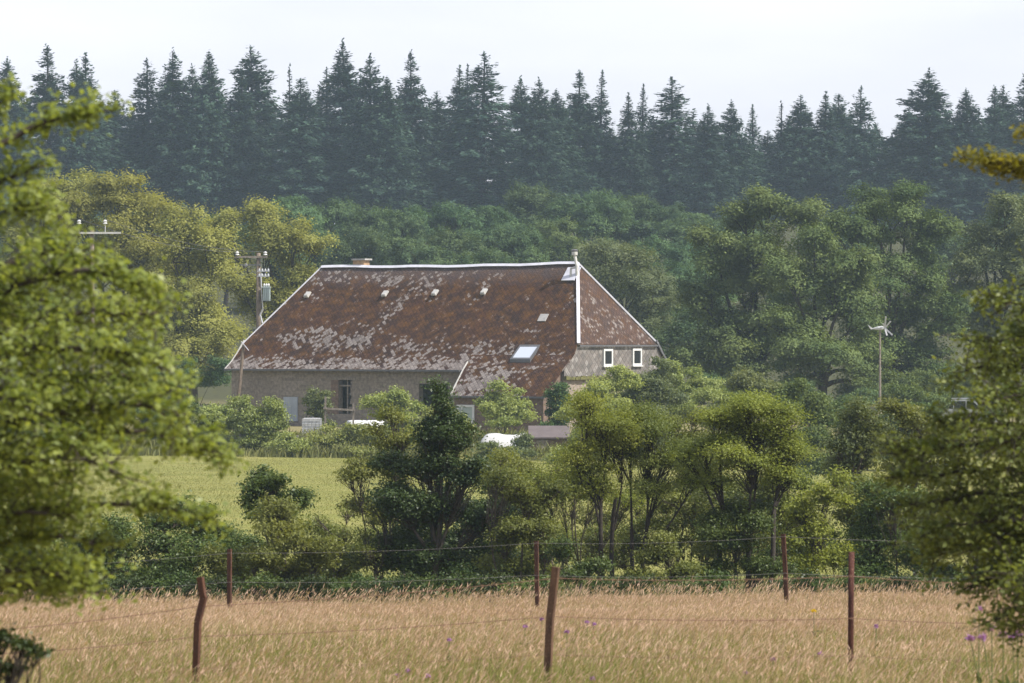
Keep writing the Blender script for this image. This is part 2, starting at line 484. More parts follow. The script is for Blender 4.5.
# ------------------------------------------------------------------ ground
def ground_mat():
    q = NT('fields and woodland floor'); tc = q.n('ShaderNodeTexCoord'); o = tc.outputs['Object']
    sep = q.n('ShaderNodeSeparateXYZ'); q.l(o, sep.inputs[0])
    n1 = q.noise(o, .12, 5, .6); n2 = q.noise(o, 1.6, 5, .65); n3 = q.noise(q.vmap(o, (.25, 1, 1)), .5, 4, .6)
    Y = q.math('ADD', sep.outputs[1], q.math('MULTIPLY_ADD', n2, 5, -2.5))
    field = q.mix(q.ramp(n2, .35, .65), (.24, .17, .075), (.17, .15, .05))
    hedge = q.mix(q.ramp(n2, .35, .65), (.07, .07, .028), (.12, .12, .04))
    mead = q.mix(q.ramp(n3, .35, .65), (.165, .175, .045), (.25, .235, .075))
    mead = q.mix(q.ramp(n1, .5, .7), mead, (.17, .18, .042))
    mead = q.mix(q.math('MULTIPLY', q.ramp(n2, .45, .75), .5), mead, (.16, .15, .04))
    yard = q.mix(q.ramp(n2, .35, .65), (.16, .15, .06), (.24, .20, .11))
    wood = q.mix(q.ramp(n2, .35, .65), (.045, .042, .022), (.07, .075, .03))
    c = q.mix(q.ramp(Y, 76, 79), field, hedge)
    c = q.mix(q.ramp(Y, 98, 106), c, mead)
    c = q.mix(q.ramp(Y, 230, 236), c, yard)
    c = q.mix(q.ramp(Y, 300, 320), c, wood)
    q.principled(c, .95, 0, .1, n2, .6, .08)
    return q.m


ys = np.unique(np.concatenate([np.arange(-140, 30, 8), np.arange(30, 300, 2.5), np.arange(300, 700, 8), np.arange(700, 1301, 40)]))
xs = np.unique(np.concatenate([np.arange(-520, -60, 20), np.arange(-60, 60, 3), np.arange(60, 521, 20)]))
GX, GY = np.meshgrid(xs, ys); GZ = ground(GX, GY)
v = np.stack([GX, GY, GZ], -1).reshape(-1, 3); nx = len(xs)
i = (np.arange(len(ys) - 1)[:, None] * nx + np.arange(nx - 1)[None]).ravel()
tag(link('ground', np_mesh('ground', v, np.stack([i, i + 1, i + nx + 1, i + nx], 1), ground_mat(), smooth=True)), kind='structure')


# ------------------------------------------------------------------ grass (stuff)
def blades(rg, X, Y, h, w, lean, lean_dir=(1, .15), head=None, headw=.012, curve=.5):
    """curved strips of two quads each, optionally with a seed head on top"""
    n = len(X); base = np.stack([X, Y, ground(X, Y) - .02], 1)
    ld = np.array([lean_dir[0], lean_dir[1], 0.0])
    dirv = nrm(ld + rg.normal(size=(n, 3)) * [.75, .75, 0]); dirv[:, 2] = 0
    ln = (lean * rg.uniform(.2, 1.5, n) * h)[:, None]
    mid = base + np.array([0, 0, 1]) * (h * .55)[:, None] + dirv * ln * .3
    top = base + np.array([0, 0, 1]) * (h * .98)[:, None] + dirv * ln
    a = rg.uniform(-.9, .9, n); s = np.stack([np.cos(a), np.sin(a), 0 * a], 1) * (w / 2)[:, None]
    v = np.stack([base - s, base + s, mid + s * .8, mid - s * .8, top + s * .35, top - s * .35], 1)
    o = np.arange(n)[:, None] * 6
    f = np.concatenate([o + np.array([0, 1, 2, 3]), o + np.array([3, 2, 4, 5])])
    if head is None: return v.reshape(-1, 3), f, None, None
    hl = (head * rg.uniform(.6, 1.4, n))[:, None]
    d2 = nrm(dirv * rg.uniform(.3, 1.6, n)[:, None] + np.array([0, 0, 1.0]))
    tip = top + d2 * hl; hw = nrm(s) * (headw * rg.uniform(.6, 1.5, n))[:, None]
    m = top + d2 * hl * .4
    hv = np.stack([top, m + hw, tip, m - hw], 1)
    return v.reshape(-1, 3), f, hv.reshape(-1, 3), np.arange(n * 4).reshape(n, 4)


def scatter(rg, y0, y1, dens, k, pad):
    area = (y1 - y0) * (k * (y0 + y1) + 2 * pad)
    n = int(area * dens * 1.35); y = rg.uniform(y0, y1, n)
    x = rg.uniform(-1, 1, n) * (k * y1 + pad)
    ok = np.abs(x) < k * y + pad
    return x[ok], y[ok]


def patch(x, y, s=1.0):
    return .5 + .25 * np.sin(x * .9 * s + 1.7 * np.sin(y * .35 * s)) + .25 * np.sin(y * .55 * s + 1.3 * np.sin(x * .6 * s + 2))


def grass_stuff(name, label, parts):
    """parts: (v, f, tone, material slot)"""
    V, Fc, T, I, off = [], [], [], [], 0
    mats = []
    for v, f, t, m in parts:
        V.append(v); Fc.append(f + off); off += len(v); T.append(t)
        if m not in mats: mats.append(m)
        I.append(np.full(len(f), mats.index(m)))
    me = np_mesh(name, np.concatenate(V), np.concatenate(Fc), [M[m] for m in mats], np.concatenate(T), np.concatenate(I))
    return tag(link(name, me), label, 'grass', kind='stuff')


def make_field():
    rg = np.random.default_rng(3)
    x, y = scatter(rg, 30, 77.5, 330, .132, 2.0); n = len(x)
    pt = patch(x, y)
    nk = rg.uniform(0, 1, n) > np.clip((54 - y) / 20, 0, 1) * (.32 + .6 * patch(x, y, 1.6))
    x, y, pt = x[nk], y[nk], pt[nk]; n = len(x)
    h = rg.uniform(.40, .66, n) * (.86 + .22 * pt)
    v, f, hv, hf = blades(rg, x, y, h, np.full(n, .0038), .22, (1, .1), .08, .0046)
    t = np.clip(rg.uniform(0, 1, n) * .7 + .3 * patch(x + 9, y, .6), 0, 1)
    parts = [(v, f, np.tile(t, 2), 'stem_tan'), (hv, hf, np.clip(t + rg.normal(size=n) * .12, 0, 1), 'seed_head')]
    x, y = scatter(rg, 30, 77.5, 300, .132, 2.0)
    near = np.clip((58 - y) / 26, 0, 1)
    keep = rg.uniform(0, 1, len(x)) < .14 + 1.1 * near * patch(x, y, 1.6) ** 1.4 + .12 * patch(x, y, .5)
    x, y = x[keep], y[keep]; n = len(x)
    v, f, _, _ = blades(rg, x, y, rg.uniform(.30, .70, n), np.full(n, .0075), .45, (.6, .1))
    parts.append((v, f, np.tile(rg.uniform(0, 1, n), 2), 'grass_green'))
    # a ragged fringe of taller stems at the far edge
    n = 9000; x = rg.uniform(-14, 14, n); y = 78.6 - rg.uniform(0, 1, n) ** .7 * 8
    v, f, hv, hf = blades(rg, x, y, rg.uniform(.5, .80, n) + .14 * rg.uniform(0, 1, n) ** 4, np.full(n, .0045), .28, (1, .1), .11, .0065)
    t = rg.uniform(.3, 1, n)
    parts += [(v, f, np.tile(t, 2), 'stem_tan'), (hv, hf, t, 'seed_head')]
    grass_stuff('dry_grass', 'tall dry tan grass with seed heads filling the near field', parts)
    # rank green growth along the foot of the hedge
    n = 18000; x = rg.uniform(-20, 20, n); y = rg.uniform(81.5, 101, n)
    v, f, _, _ = blades(rg, x, y, rg.uniform(.15, .5, n), np.full(n, .012), .5, (.5, .1))
    grass_stuff('rank_grass', 'rank green grass at the foot of the hedge trees', [(v, f, np.tile(rg.uniform(0, 1, n), 2), 'rank')])
    x, y = scatter(rg, 104, 236, 32, .135, 5); n = len(x)
    v, f, _, _ = blades(rg, x, y, rg.uniform(.03, .085, n) * (.7 + .6 * patch(x, y, .3)), np.full(n, .02), .7, (.4, .1))
    t = np.clip(.55 * patch(x, y * .6, .25) + rg.uniform(0, .45, n), 0, 1)
    grass_stuff('meadow_grass', 'short yellow green grass of the meadow below the farmhouse', [(v, f, np.tile(t, 2), 'meadow_blade')])


make_field()
M['weed'] = leaf_mat('pale yard weeds', (.10, .115, .035), (.27, .27, .10), .4, .6, .2, 0)
rg = np.random.default_rng(88); n = 26000
x = rg.uniform(-34, 34, n); y = 231 + 18 * rg.uniform(0, 1, n) ** 1.3
hh = rg.uniform(.2, .75, n) * (.35 + 1.1 * patch(x, y * 2, .6))
v, f, _, _ = blades(rg, x, y, hh, np.full(n, .075), .5, (.4, .1))
grass_stuff('yard_weeds', 'pale tall weeds along the top of the meadow and in the yard', [(v, f, np.tile(rg.uniform(0, 1, n), 2), 'weed')])

# ------------------------------------------------------------------ farmhouse (local axes: u to the left along the front, b to the back)
TH = R(35); CT, ST = math.cos(TH), math.sin(TH)
HC = np.array([3.19, 250.0, 0.0]); HL = 26.6


def hp(u, b, z): return (HC[0] - CT * u + ST * b, HC[1] + ST * u + CT * b, z)


def u_at(px, b=0.0):
    k = (px - 512) / F
    return (HC[0] + ST * b - k * (HC[1] + CT * b)) / (CT + k * ST)


def b_at(px, u=0.0):
    k = (px - 512) / F
    return (k * (HC[1] + ST * u) - HC[0] + CT * u) / (ST - k * CT)


def z_at(py, u, b): return (341.5 - py) / F * (HC[1] + ST * u + CT * b)


BP = [6.0, 4.9, 3.8, 2.7, 1.62, .9, .2, -.42]
ZP = [5.0, 3.77, 2.54, 1.31, .10, -.72, -1.38, -1.80]
SP = [0.0]
for k in range(1, len(BP)): SP.append(SP[-1] + math.hypot(BP[k] - BP[k - 1], ZP[k] - ZP[k - 1]))


def roof_z(b): return float(np.interp(b, BP[::-1], ZP[::-1]))
def roof_s(b): return float(np.interp(-b, [-x for x in BP], SP))


MOSS = ((.062, .029, .018), (.040, .023, .019), (.122, .057, .016))
BARE = ((.13, .108, .098), (.25, .218, .20))
blobs = [(22.3, 6.6, 1.7, .75, .30, -18), (20.0, 6.3, 1.6, .7, .20, -30), (18.3, 5.9, 1.8, .6, .17, -35), (15.9, 4.1, .65, 2.6, .20, -22), (17.2, 6.5, 1.3, .6, .2, 0),
         (13.2, 7.2, 2.2, .8, .22, 0), (9.0, 7.2, 2.0, .8, .16, 0), (2.2, 3.9, .30, 1.2, .20, -40), (5.0, 9.4, 3.2, 1.3, .33, 8), (2.0, 8.3, 1.9, .45, .2, 22),
         (6.0, 7.4, 1.6, .7, .20, 0), (3.9, 5.7, 1.2, .3, .2, 0), (19.5, .9, 4.5, .8, .13, 0), (13.5, 1.2, 5.0, .7, .10, 0), (23.0, 2.5, 1.3, 1.1, .12, 0), (1.5, 3.1, .4, .35, .3, 0)]
blobs = [(a, b, c * 1.15, d * 1.1, e * .86, f) for a, b, c, d, e, f in blobs]
M['roof'] = slate_mat('mossy red brown slates', .21, MOSS, BARE, blobs, .685, (2.6, .6, (.088, .072, .070), .75), (7.6, 8.6, .30))
M['hip_roof'] = slate_mat('mossy hip slates', .21, ((.080, .050, .040), (.068, .046, .040), (.10, .052, .026)), ((.14, .115, .10), (.21, .18, .165)), [(4, 4.6, 2.5, .7, .06, 0)], .61)
M['low_roof'] = slate_mat('lichened slates of the low roof', .23, MOSS, BARE, [(5.2, 9.8, 2.6, 1.5, .36, 8), (1.8, 8.0, 1.9, .35, .24, 22), (6.2, 7.8, 1.2, .8, .22, 0)], .69, None, (10.5, 11.1, .22))
M['hung'] = slate_mat('pale slate hung gable', .32, ((.195, .178, .165), (.155, .146, .138), (.225, .198, .18)), ((.15, .138, .13), (.30, .28, .262)), [], .56, hung=True)

house = empty('farmhouse', hp(HL / 2, 6, -5.6), 'long stone farmhouse with mossy red brown half hipped slate roof', 'farmhouse')
inv = house.location


class HB(MB):
    """house geometry given in u, b, z"""
    def P(self, pts, uv=None, mi=0): self.poly([np.array(hp(*p)) - np.array(inv) for p in pts], uv, mi)

    def B(self, lo, hi, mi=0):
        (a, b, c), (d, e, f) = lo, hi
        self.hexa([np.array(hp(*p)) - np.array(inv) for p in ((a, b, c), (d, b, c), (d, e, c), (a, e, c), (a, b, f), (d, b, f), (d, e, f), (a, e, f))], mi)

    def beamh(self, p, q, w, h, mi=0):
        self.beam(np.array(hp(*p)) - np.array(inv), np.array(hp(*q)) - np.array(inv), w, h, mi=mi)

    def tubeh(self, pts, r, n=8): self.tube([np.array(hp(*p)) - np.array(inv) for p in pts], r, n)


def solid(o, t):
    m = o.modifiers.new('Solidify', 'SOLIDIFY'); m.thickness = t; m.offset = -1
    return o


def hip_u(b): return 2.95 * (b - 1.62) / (6 - 1.62)


# roof: two slopes and two half hips in one mesh
rb = HB()
RU = [hip_u(b) if b >= 1.62 else -.22 for b in BP]; RU[4] = -.05
nseg = 14
sag = lambda t: -.10 * math.sin(math.pi * t) + .03 * math.sin(t * 23)
for back in (False, True):
    for k in range(len(BP) - 1):
        for j in range(nseg):
            t0, t1 = j / nseg, (j + 1) / nseg
            r = []
            for kk, t in ((k, t0), (k, t1), (k + 1, t1), (k + 1, t0)):
                uu = RU[kk] + (HL - 2 * RU[kk]) * t
                bb = BP[kk] if not back else 12 - BP[kk]
                r.append(((uu, bb, ZP[kk] + sag(t) * (1 if kk < 6 else .6)), (uu, SP[kk] * 1.0)))
            if back: r = r[::-1]
            rb.P([x[0] for x in r], [x[1] for x in r], 0)
for s in (0, 1):
    mir = (lambda u: u) if s == 0 else (lambda u: HL - u)
    pts = [(mir(2.95), 6, 5.0), (mir(-.22), 1.40, -.20), (mir(-.22), 10.60, -.20)]
    if s: pts = [pts[0], pts[2], pts[1]]
    uvs = [(p[1], math.hypot(p[0] - pts[0][0], p[2] - 5)) for p in pts]
    rb.P(pts, uvs, 1)
solid(rb.build('roof', [M['roof'], M['hip_roof']], house), .10)

lb = HB()
LBP = [.75, .2, -.42, -1.3, -2.2]; LZ = [-.84, -1.32, -1.74, -2.56, -3.42]
for k in range(4):
    for j in range(6):
        q = []
        for kk, t in ((k, j / 6), (k, (j + 1) / 6), (k + 1, (j + 1) / 6), (k + 1, j / 6)):
            ue = 7.55 - .12 * kk; uu = -.18 + (ue + .18) * t
            q.append(((uu, LBP[kk], LZ[kk]), (uu, 6.9 + sum(math.hypot(LBP[i] - LBP[i + 1], LZ[i] - LZ[i + 1]) for i in range(kk)))))
        lb.P([x[0] for x in q], [x[1] for x in q])
solid(lb.build('low_roof', M['low_roof'], house), .10)

# flashings
def flash(name, pts, w, h, mat='zinc'):
    b = HB()
    for p, q in zip(pts[:-1], pts[1:]): b.beamh(p, q, w, h)
    return b.build(name, M[mat], house)


rp = []
for j in range(nseg + 1):
    t = j / nseg; rp.append((2.95 + (HL - 5.9) * t, 6, 5.06 + sag(t)))
rc = HB()
for p, q_ in zip(rp[:-1], rp[1:]):
    for sg in (-1, 1):
        ft = [(p[0], 6, p[2] + .06), (q_[0], 6, q_[2] + .06), (q_[0], 6 + sg * .16, q_[2] - .10), (p[0], 6 + sg * .16, p[2] - .10)]
        rc.P(ft if sg > 0 else ft[::-1])
solid(rc.build('ridge_cap', M['zinc'], house), .03)
flash('hip_cap', [(2.95, 6, 5.05), (-.20, 1.45, -.12)], .21, .12)
flash('hip_cap', [(2.95, 6, 5.05), (-.20, 10.55, -.12)], .18, .10)
flash('hip_cap', [(HL - 2.95, 6, 5.05), (HL + .20, 1.45, -.12)], .10, .07)
flash('hip_cap', [(HL - 2.95, 6, 5.05), (HL + .20, 10.55, -.12)], .18, .10)
flash('verge_board', [(HL + .22, BP[k], ZP[k] - .02) for k in range(4, 8)], .05, .10, 'alu')
flash('verge_board', [(-.24, 12 - BP[k], ZP[k] - .04) for k in range(4, 8)], .06, .16, 'gutter')
flash('verge_board', [(7.58 - .12 * k, LBP[k], LZ[k] + .02) for k in range(1, 5)], .06, .10, 'alu')
flash('gutter', [(7.6, -.50, -1.86), (HL + .2, -.50, -1.86)], .13, .12, 'gutter')
flash('gutter', [(-.15, -2.28, -3.48), (7.05, -2.28, -3.48)], .12, .11, 'gutter')
flash('hip_eave_trim', [(-.25, 1.5, -.27), (-.25, 10.5, -.27)], .06, .10, 'gutter')

# walls with openings
GZ0 = -6.6


def wall_grid(b, fn, u0, u1, z0, z1, holes, depth):
    """rectangular wall with rectangular holes and their reveals; fn(u, z, d) gives u, b, z"""
    us = sorted({u0, u1, *[h[0] for h in holes], *[h[1] for h in holes]}); zs = sorted({z0, z1, *[h[2] for h in holes], *[h[3] for h in holes]})
    for i in range(len(us) - 1):
        for j in range(len(zs) - 1):
            cu, cz = (us[i] + us[i + 1]) / 2, (zs[j] + zs[j + 1]) / 2
            if any(h[0] < cu < h[1] and h[2] < cz < h[3] for h in holes): continue
            q = [(us[i], zs[j]), (us[i + 1], zs[j]), (us[i + 1], zs[j + 1]), (us[i], zs[j + 1])]
            b.P([fn(*p, 0) for p in q], [p for p in q])
    for h in holes:
        c = [(h[0], h[2]), (h[1], h[2]), (h[1], h[3]), (h[0], h[3])]
        for p, q in zip(c, c[1:] + c[:1]):
            b.P([fn(*p, 0), fn(*q, 0), fn(*q, depth), fn(*p, depth)], [(p[0] + p[1], 0), (q[0] + q[1], 0), (q[0] + q[1], depth), (p[0] + p[1], depth)])


def hole(px0, px1, py0, py1, b=0.0):
    ua, ub = u_at(px1, b), u_at(px0, b); um = (ua + ub) / 2
    return (ua, ub, z_at(py1, um, b), z_at(py0, um, b))


door_h = hole(338.5, 352.5, 380, 414); win_h = hole(268, 277, 398, 409); barn_h = hole(419, 448, 384, 416)
sw = HB()
wall_grid(sw, lambda u, z, d: (u, d, z), 0, HL, GZ0, -1.62, [door_h, win_h, barn_h], .45)
gp = [(0, GZ0), (12, GZ0), (12, -1.62), (11.8, -1.52), (11.1, -.86), (10.38, -.06), (1.62, -.06), (.9, -.86), (.2, -1.52), (0, -1.62)]
sw.P([(HL, y, z) for y, z in gp[::-1]], [p for p in gp[::-1]])                     # far left gable
sw.P([(u, 12, z) for u, z in ((HL, GZ0), (HL, -1.62), (0, -1.62), (0, GZ0))], [(HL, GZ0), (HL, -1.62), (0, -1.62), (0, GZ0)])
sw.build('stone_wall', M['stone'], house)
gw = HB()
gw.P([(0, y, z) for y, z in gp], [p for p in gp])
o = gw.build('gable_wall', M['pink_stone'], house)
hb = HB()
hg = [(-.02, -2.28), (12.02, -2.28), (12.02, -1.66), (11.8, -1.56), (11.1, -.90), (10.38, -.10), (1.62, -.10), (.9, -.90), (.2, -1.56), (-.02, -1.66)]
hb.P([(-.10, y, z) for y, z in hg], hg)
hb.P([(-.10, -.02, -2.28), (.03, -.02, -2.28), (.03, 12.02, -2.28), (-.10, 12.02, -2.28)], [(0, 0)] * 4)
hb.build('slate_hung_gable', M['hung'], house)
# mossy ledge under the slates
mv = HB(); rg = np.random.default_rng(5)
for k in range(46):
    b0 = k * .262; hh = rg.uniform(.05, .16)
    mv.B((-.22 - rg.uniform(0, .05), b0, -2.40), (-.003, b0 + .258, -2.30 + hh))
M['moss'] = plain('moss and grass on the ledge', (.13, .125, .045), .95, var=.4, scale=3)
mv.build('mossy_ledge', M['moss'], house)


def house_window(kind, cb, cz, w, h, face, glass, fr=.13):
    b = HB()
    if kind == 'gable':
        b.B((face - .10, cb - w / 2, cz - h / 2), (face + .02, cb - w / 2 + fr, cz + h / 2)); b.B((face - .10, cb + w / 2 - fr, cz - h / 2), (face + .02, cb + w / 2, cz + h / 2))
        b.B((face - .10, cb - w / 2 + fr, cz - h / 2), (face + .02, cb + w / 2 - fr, cz - h / 2 + fr)); b.B((face - .10, cb - w / 2 + fr, cz + h / 2 - fr), (face + .02, cb + w / 2 - fr, cz + h / 2))
        b.B((face - .16, cb - w / 2 - .06, cz - h / 2 - .07), (face + .02, cb + w / 2 + .06, cz - h / 2 - .004))
        o = b.build('window', M['white_paint'], house)
        p = HB(); p.B((face - .035, cb - w / 2 + fr - .01, cz - h / 2 + fr - .01), (face - .005, cb + w / 2 - fr + .01, cz + h / 2 - fr + .01))
    else:
        b.B((cb - w / 2, face - .08, cz - h / 2), (cb - w / 2 + fr, face + .02, cz + h / 2)); b.B((cb + w / 2 - fr, face - .08, cz - h / 2), (cb + w / 2, face + .02, cz + h / 2))
        b.B((cb - w / 2 + fr, face - .08, cz - h / 2), (cb + w / 2 - fr, face + .02, cz - h / 2 + fr)); b.B((cb - w / 2 + fr, face - .08, cz + h / 2 - fr), (cb + w / 2 - fr, face + .02, cz + h / 2))
        b.B((cb + w * .18, face - .075, cz - h / 2 + fr), (cb + w * .18 + .09, face + .015, cz + h / 2 - fr))
        o = b.build('window', M['white_paint'], house)
        p = HB(); p.B((cb - w / 2 + fr - .01, face - .03, cz - h / 2 + fr - .01), (cb + w / 2 - fr + .01, face - .005, cz + h / 2 - fr + .01))
    p.build('pane', glass, o).parent = o
    return o


house_window('gable', b_at(606), z_at(357.5, 0, 4.8), 1.04, 1.08, -.10, M['glass'])
house_window('gable', b_at(635), z_at(357.0, 0, 8.2), 1.04, 1.08, -.10, M['glass'])
# low front room under the long slope
lw = HB()
wall_grid(lw, lambda u, z, d: (u, -1.95 + d, z), .15, 7.0, GZ0, -3.38, [], .3)
lp = [(-1.95, GZ0), (0, GZ0), (0, -1.72), (-.42, -1.92), (-1.95, -3.38)]
lw.P([(.15, y, z) for y, z in lp], lp); lw.P([(7.0, y, z) for y, z in lp[::-1]], lp[::-1])
o = lw.build('low_front_wall', M['brick'], house)
house_window('front', u_at(466, -1.95), z_at(414, 5.7, -1.95), 1.35, 1.15, -1.95, M['curtained'], .14)

# broken door opening: ragged right edge, brick patch, dark timber frame
rw = HB(); rg = np.random.default_rng(11)
z = door_h[2]
while z < door_h[3] - .1:
    hh = rg.uniform(.14, .22); wd = rg.uniform(.02, .34)
    rw.B((door_h[0] + .002, .02, z), (door_h[0] + wd, .40, min(z + hh, door_h[3]) - .012)); z += hh
rw.build('ragged_jamb', M['stone'], house)
bb = HB(); z = door_h[2]
while z < door_h[3] - .1:
    hh = rg.uniform(.2, .3); wd = rg.uniform(.45, 1.25)
    q = [(door_h[1] + .002, z), (door_h[1] + wd, z), (door_h[1] + wd, z + hh - .004), (door_h[1] + .002, z + hh - .004)]
    bb.P([(u, -.012, zz) for u, zz in q], q); z += hh
solid(bb.build('brick_patch', M['brick'], house), .008)
fl = HB()
fl.B((door_h[0] - .25, -.04, door_h[3] + .004), (door_h[1] + .45, .30, door_h[3] + .17))
fl.B(((door_h[0] + door_h[1]) / 2 - .04, .22, door_h[2]), ((door_h[0] + door_h[1]) / 2 + .05, .30, door_h[3]))
fl.B((door_h[0] + .02, .13, door_h[3] - .42), (door_h[1] - .02, .22, door_h[3] - .32))
fl.build('timber_frame', M['timber_grey'], house)
fl = HB(); fl.B((barn_h[0] - .2, -.03, barn_h[3] + .004), (barn_h[1] + .3, .25, barn_h[3] + .2)); fl.build('lintel', M['timber_grey'], house)
wf = HB(); wf.B((win_h[0] + .4, .1, win_h[2]), (win_h[0] + .5, .18, win_h[3])); wf.B((win_h[0], .11, win_h[2] + .3), (win_h[1], .17, win_h[2] + .36)); wf.build('window_bars', M['timber_grey'], house)
pn = hole(284, 298, 397, 412)
sb = HB(); sb.B((pn[0], -.07, pn[2] - .6), (pn[1], -.01, pn[3]))
for k in range(5): sb.B((pn[0] + .1 + k * (pn[1] - pn[0] - .2) / 5, -.085, pn[2] - .6), (pn[0] + .16 + k * (pn[1] - pn[0] - .2) / 5, -.072, pn[3] - .03))
o = sb.build('sheet_door', M['sheet'], house); o['label'] = 'blue grey sheet metal door'


def on_roof(px, py):
    """front slope point seen at a pixel: iterate on b"""
    b = 3.0
    for _ in range(40):
        u = u_at(px, b); z = z_at(py, u, b); b = float(np.interp(-z, [-x for x in ZP], BP))
    return u, b, z


# roof vents
for px, py in ((307.5, 296), (385, 295), (435, 294), (484, 293)):
    u, b, z = on_roof(px, py); q = HB()
    q.beamh((u, b + .16, z + .26), (u, b - .18, z - .08), .36, .11); q.beamh((u, b - .06, z + .10), (u, b - .16, z - .02), .28, .18)
    q.build('roof_vent', M['alu'], house)
# skylight
u, b, z = on_roof(525, 355)
sk = HB(); du, db = .78, .56
lo = np.array([u, b, z]); sl = (roof_z(b + db) - roof_z(b - db)) / (2 * db) * .80


def skp(a, c, h): return (u + a, b + c, z + .14 + sl * c + h)


def ring(q, a0, a1, c0, c1, w, h0, h1):
    for x0, x1, y0, y1 in ((a0, a0 + w, c0, c1), (a1 - w, a1, c0, c1), (a0 + w, a1 - w, c0, c0 + w), (a0 + w, a1 - w, c1 - w, c1)):
        q.hexa([np.array(hp(*skp(*p))) - np.array(inv) for p in ((x0, y0, h0), (x1, y0, h0), (x1, y1, h0), (x0, y1, h0), (x0, y0, h1), (x1, y0, h1), (x1, y1, h1), (x0, y1, h1))])


ring(sk, -du, du, -db, db, .12, -.3, .06)
skf = sk.build('skylight', M['gutter'], house)
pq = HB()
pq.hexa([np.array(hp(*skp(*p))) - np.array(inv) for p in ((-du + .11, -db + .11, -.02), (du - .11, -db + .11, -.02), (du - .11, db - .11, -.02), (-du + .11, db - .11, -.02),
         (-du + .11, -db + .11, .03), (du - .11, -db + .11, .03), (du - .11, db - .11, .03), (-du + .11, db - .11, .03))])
pq.build('pane', M['painted_sheen'], house).parent = skf
# bare patch of slipped slates
# chimney and flue
uc = u_at(361, 6.4)
cb = HB(); 
x0, x1, y0, y1 = uc - .45, uc + .45, 6.1, 6.75
for q in ([(x0, y0), (x1, y0)], [(x1, y0), (x1, y1)], [(x1, y1), (x0, y1)], [(x0, y1), (x0, y0)]):
    (a, c), (d, e) = q
    cb.P([(a, c, 4.2), (a, c, 5.42), (d, e, 5.42), (d, e, 4.2)], [(a + c, 4.2), (a + c, 5.42), (d + e, 5.42), (d + e, 4.2)])
ch = cb.build('chimney', M['chimney_brick'], house)
cc = HB(); cc.B((x0 - .16, y0 - .08, 5.424), (x1 + .06, y1 + .08, 5.53)); cc.build('cap', M['mortar_cap'], house).parent = ch
fu, fb, fz = on_roof(577, 277)
q = HB()
q.tubeh([(fu, fb, fz - .2), (fu + .03, fb + .02, fz + .7), (fu + .22, fb + .05, fz + 1.45)], .10, 10)
q.tubeh([(fu + .22, fb + .05, fz + 1.40), (fu + .22, fb + .05, fz + 1.62)], .20, 10)
q.tubeh([(fu + .42, fb - .10, fz + .0), (fu + .42, fb - .08, fz + .55), (fu + .10, fb, fz + .62)], .08, 8)
fo = q.build('flue_pipe', M['alu'], house, smooth=False)
q = HB(); q.tubeh([(fu + .22, fb + .05, fz + 1.60), (fu + .22, fb + .05, fz + 1.70), (fu + .22, fb + .05, fz + 1.78)], [.12, .24, .14], 10); q.build('cowl', M['gutter'], house).parent = fo
q = HB(); q.beamh((fu + .5, fb - .32, fz - .22), (fu + .5, fb + .45, fz + .62), 1.0, .06); q.build('flue_flashing', M['zinc'], house)
u, b, z = on_roof(543, 318)
q = HB(); q.beamh((u, b - .2, z - .2), (u, b + .2, z + .25), .62, .05); q.build('bare_slate_patch', M['mortar_cap'], house)

# ------------------------------------------------------------------ things about the yard
def gz(x, y): return float(ground(x, y))


# leaning stake at the left corner, with a white bracket
D = 262
p0, p1 = W(234, 412, D), W(243.5, 345, D); p0[2] = gz(p0[0], p0[1]) - .1
e = empty('leaning_pole', p0, 'thin pale leaning wooden pole at the left end of the farmhouse', 'pole')
q = MB(); q.tube([np.zeros(3), (p1 - p0) * .5 + [0.05, 0, 0], p1 - p0], [.13, .12, .10], 7); q.build('shaft', M['timber_pole'], e)
q = MB(); d = p1 - p0; q.beam(d + [-.15, -.12, .25], d + [.35, -.12, -.35], .10, .05); q.build('bracket', M['zinc'], e)


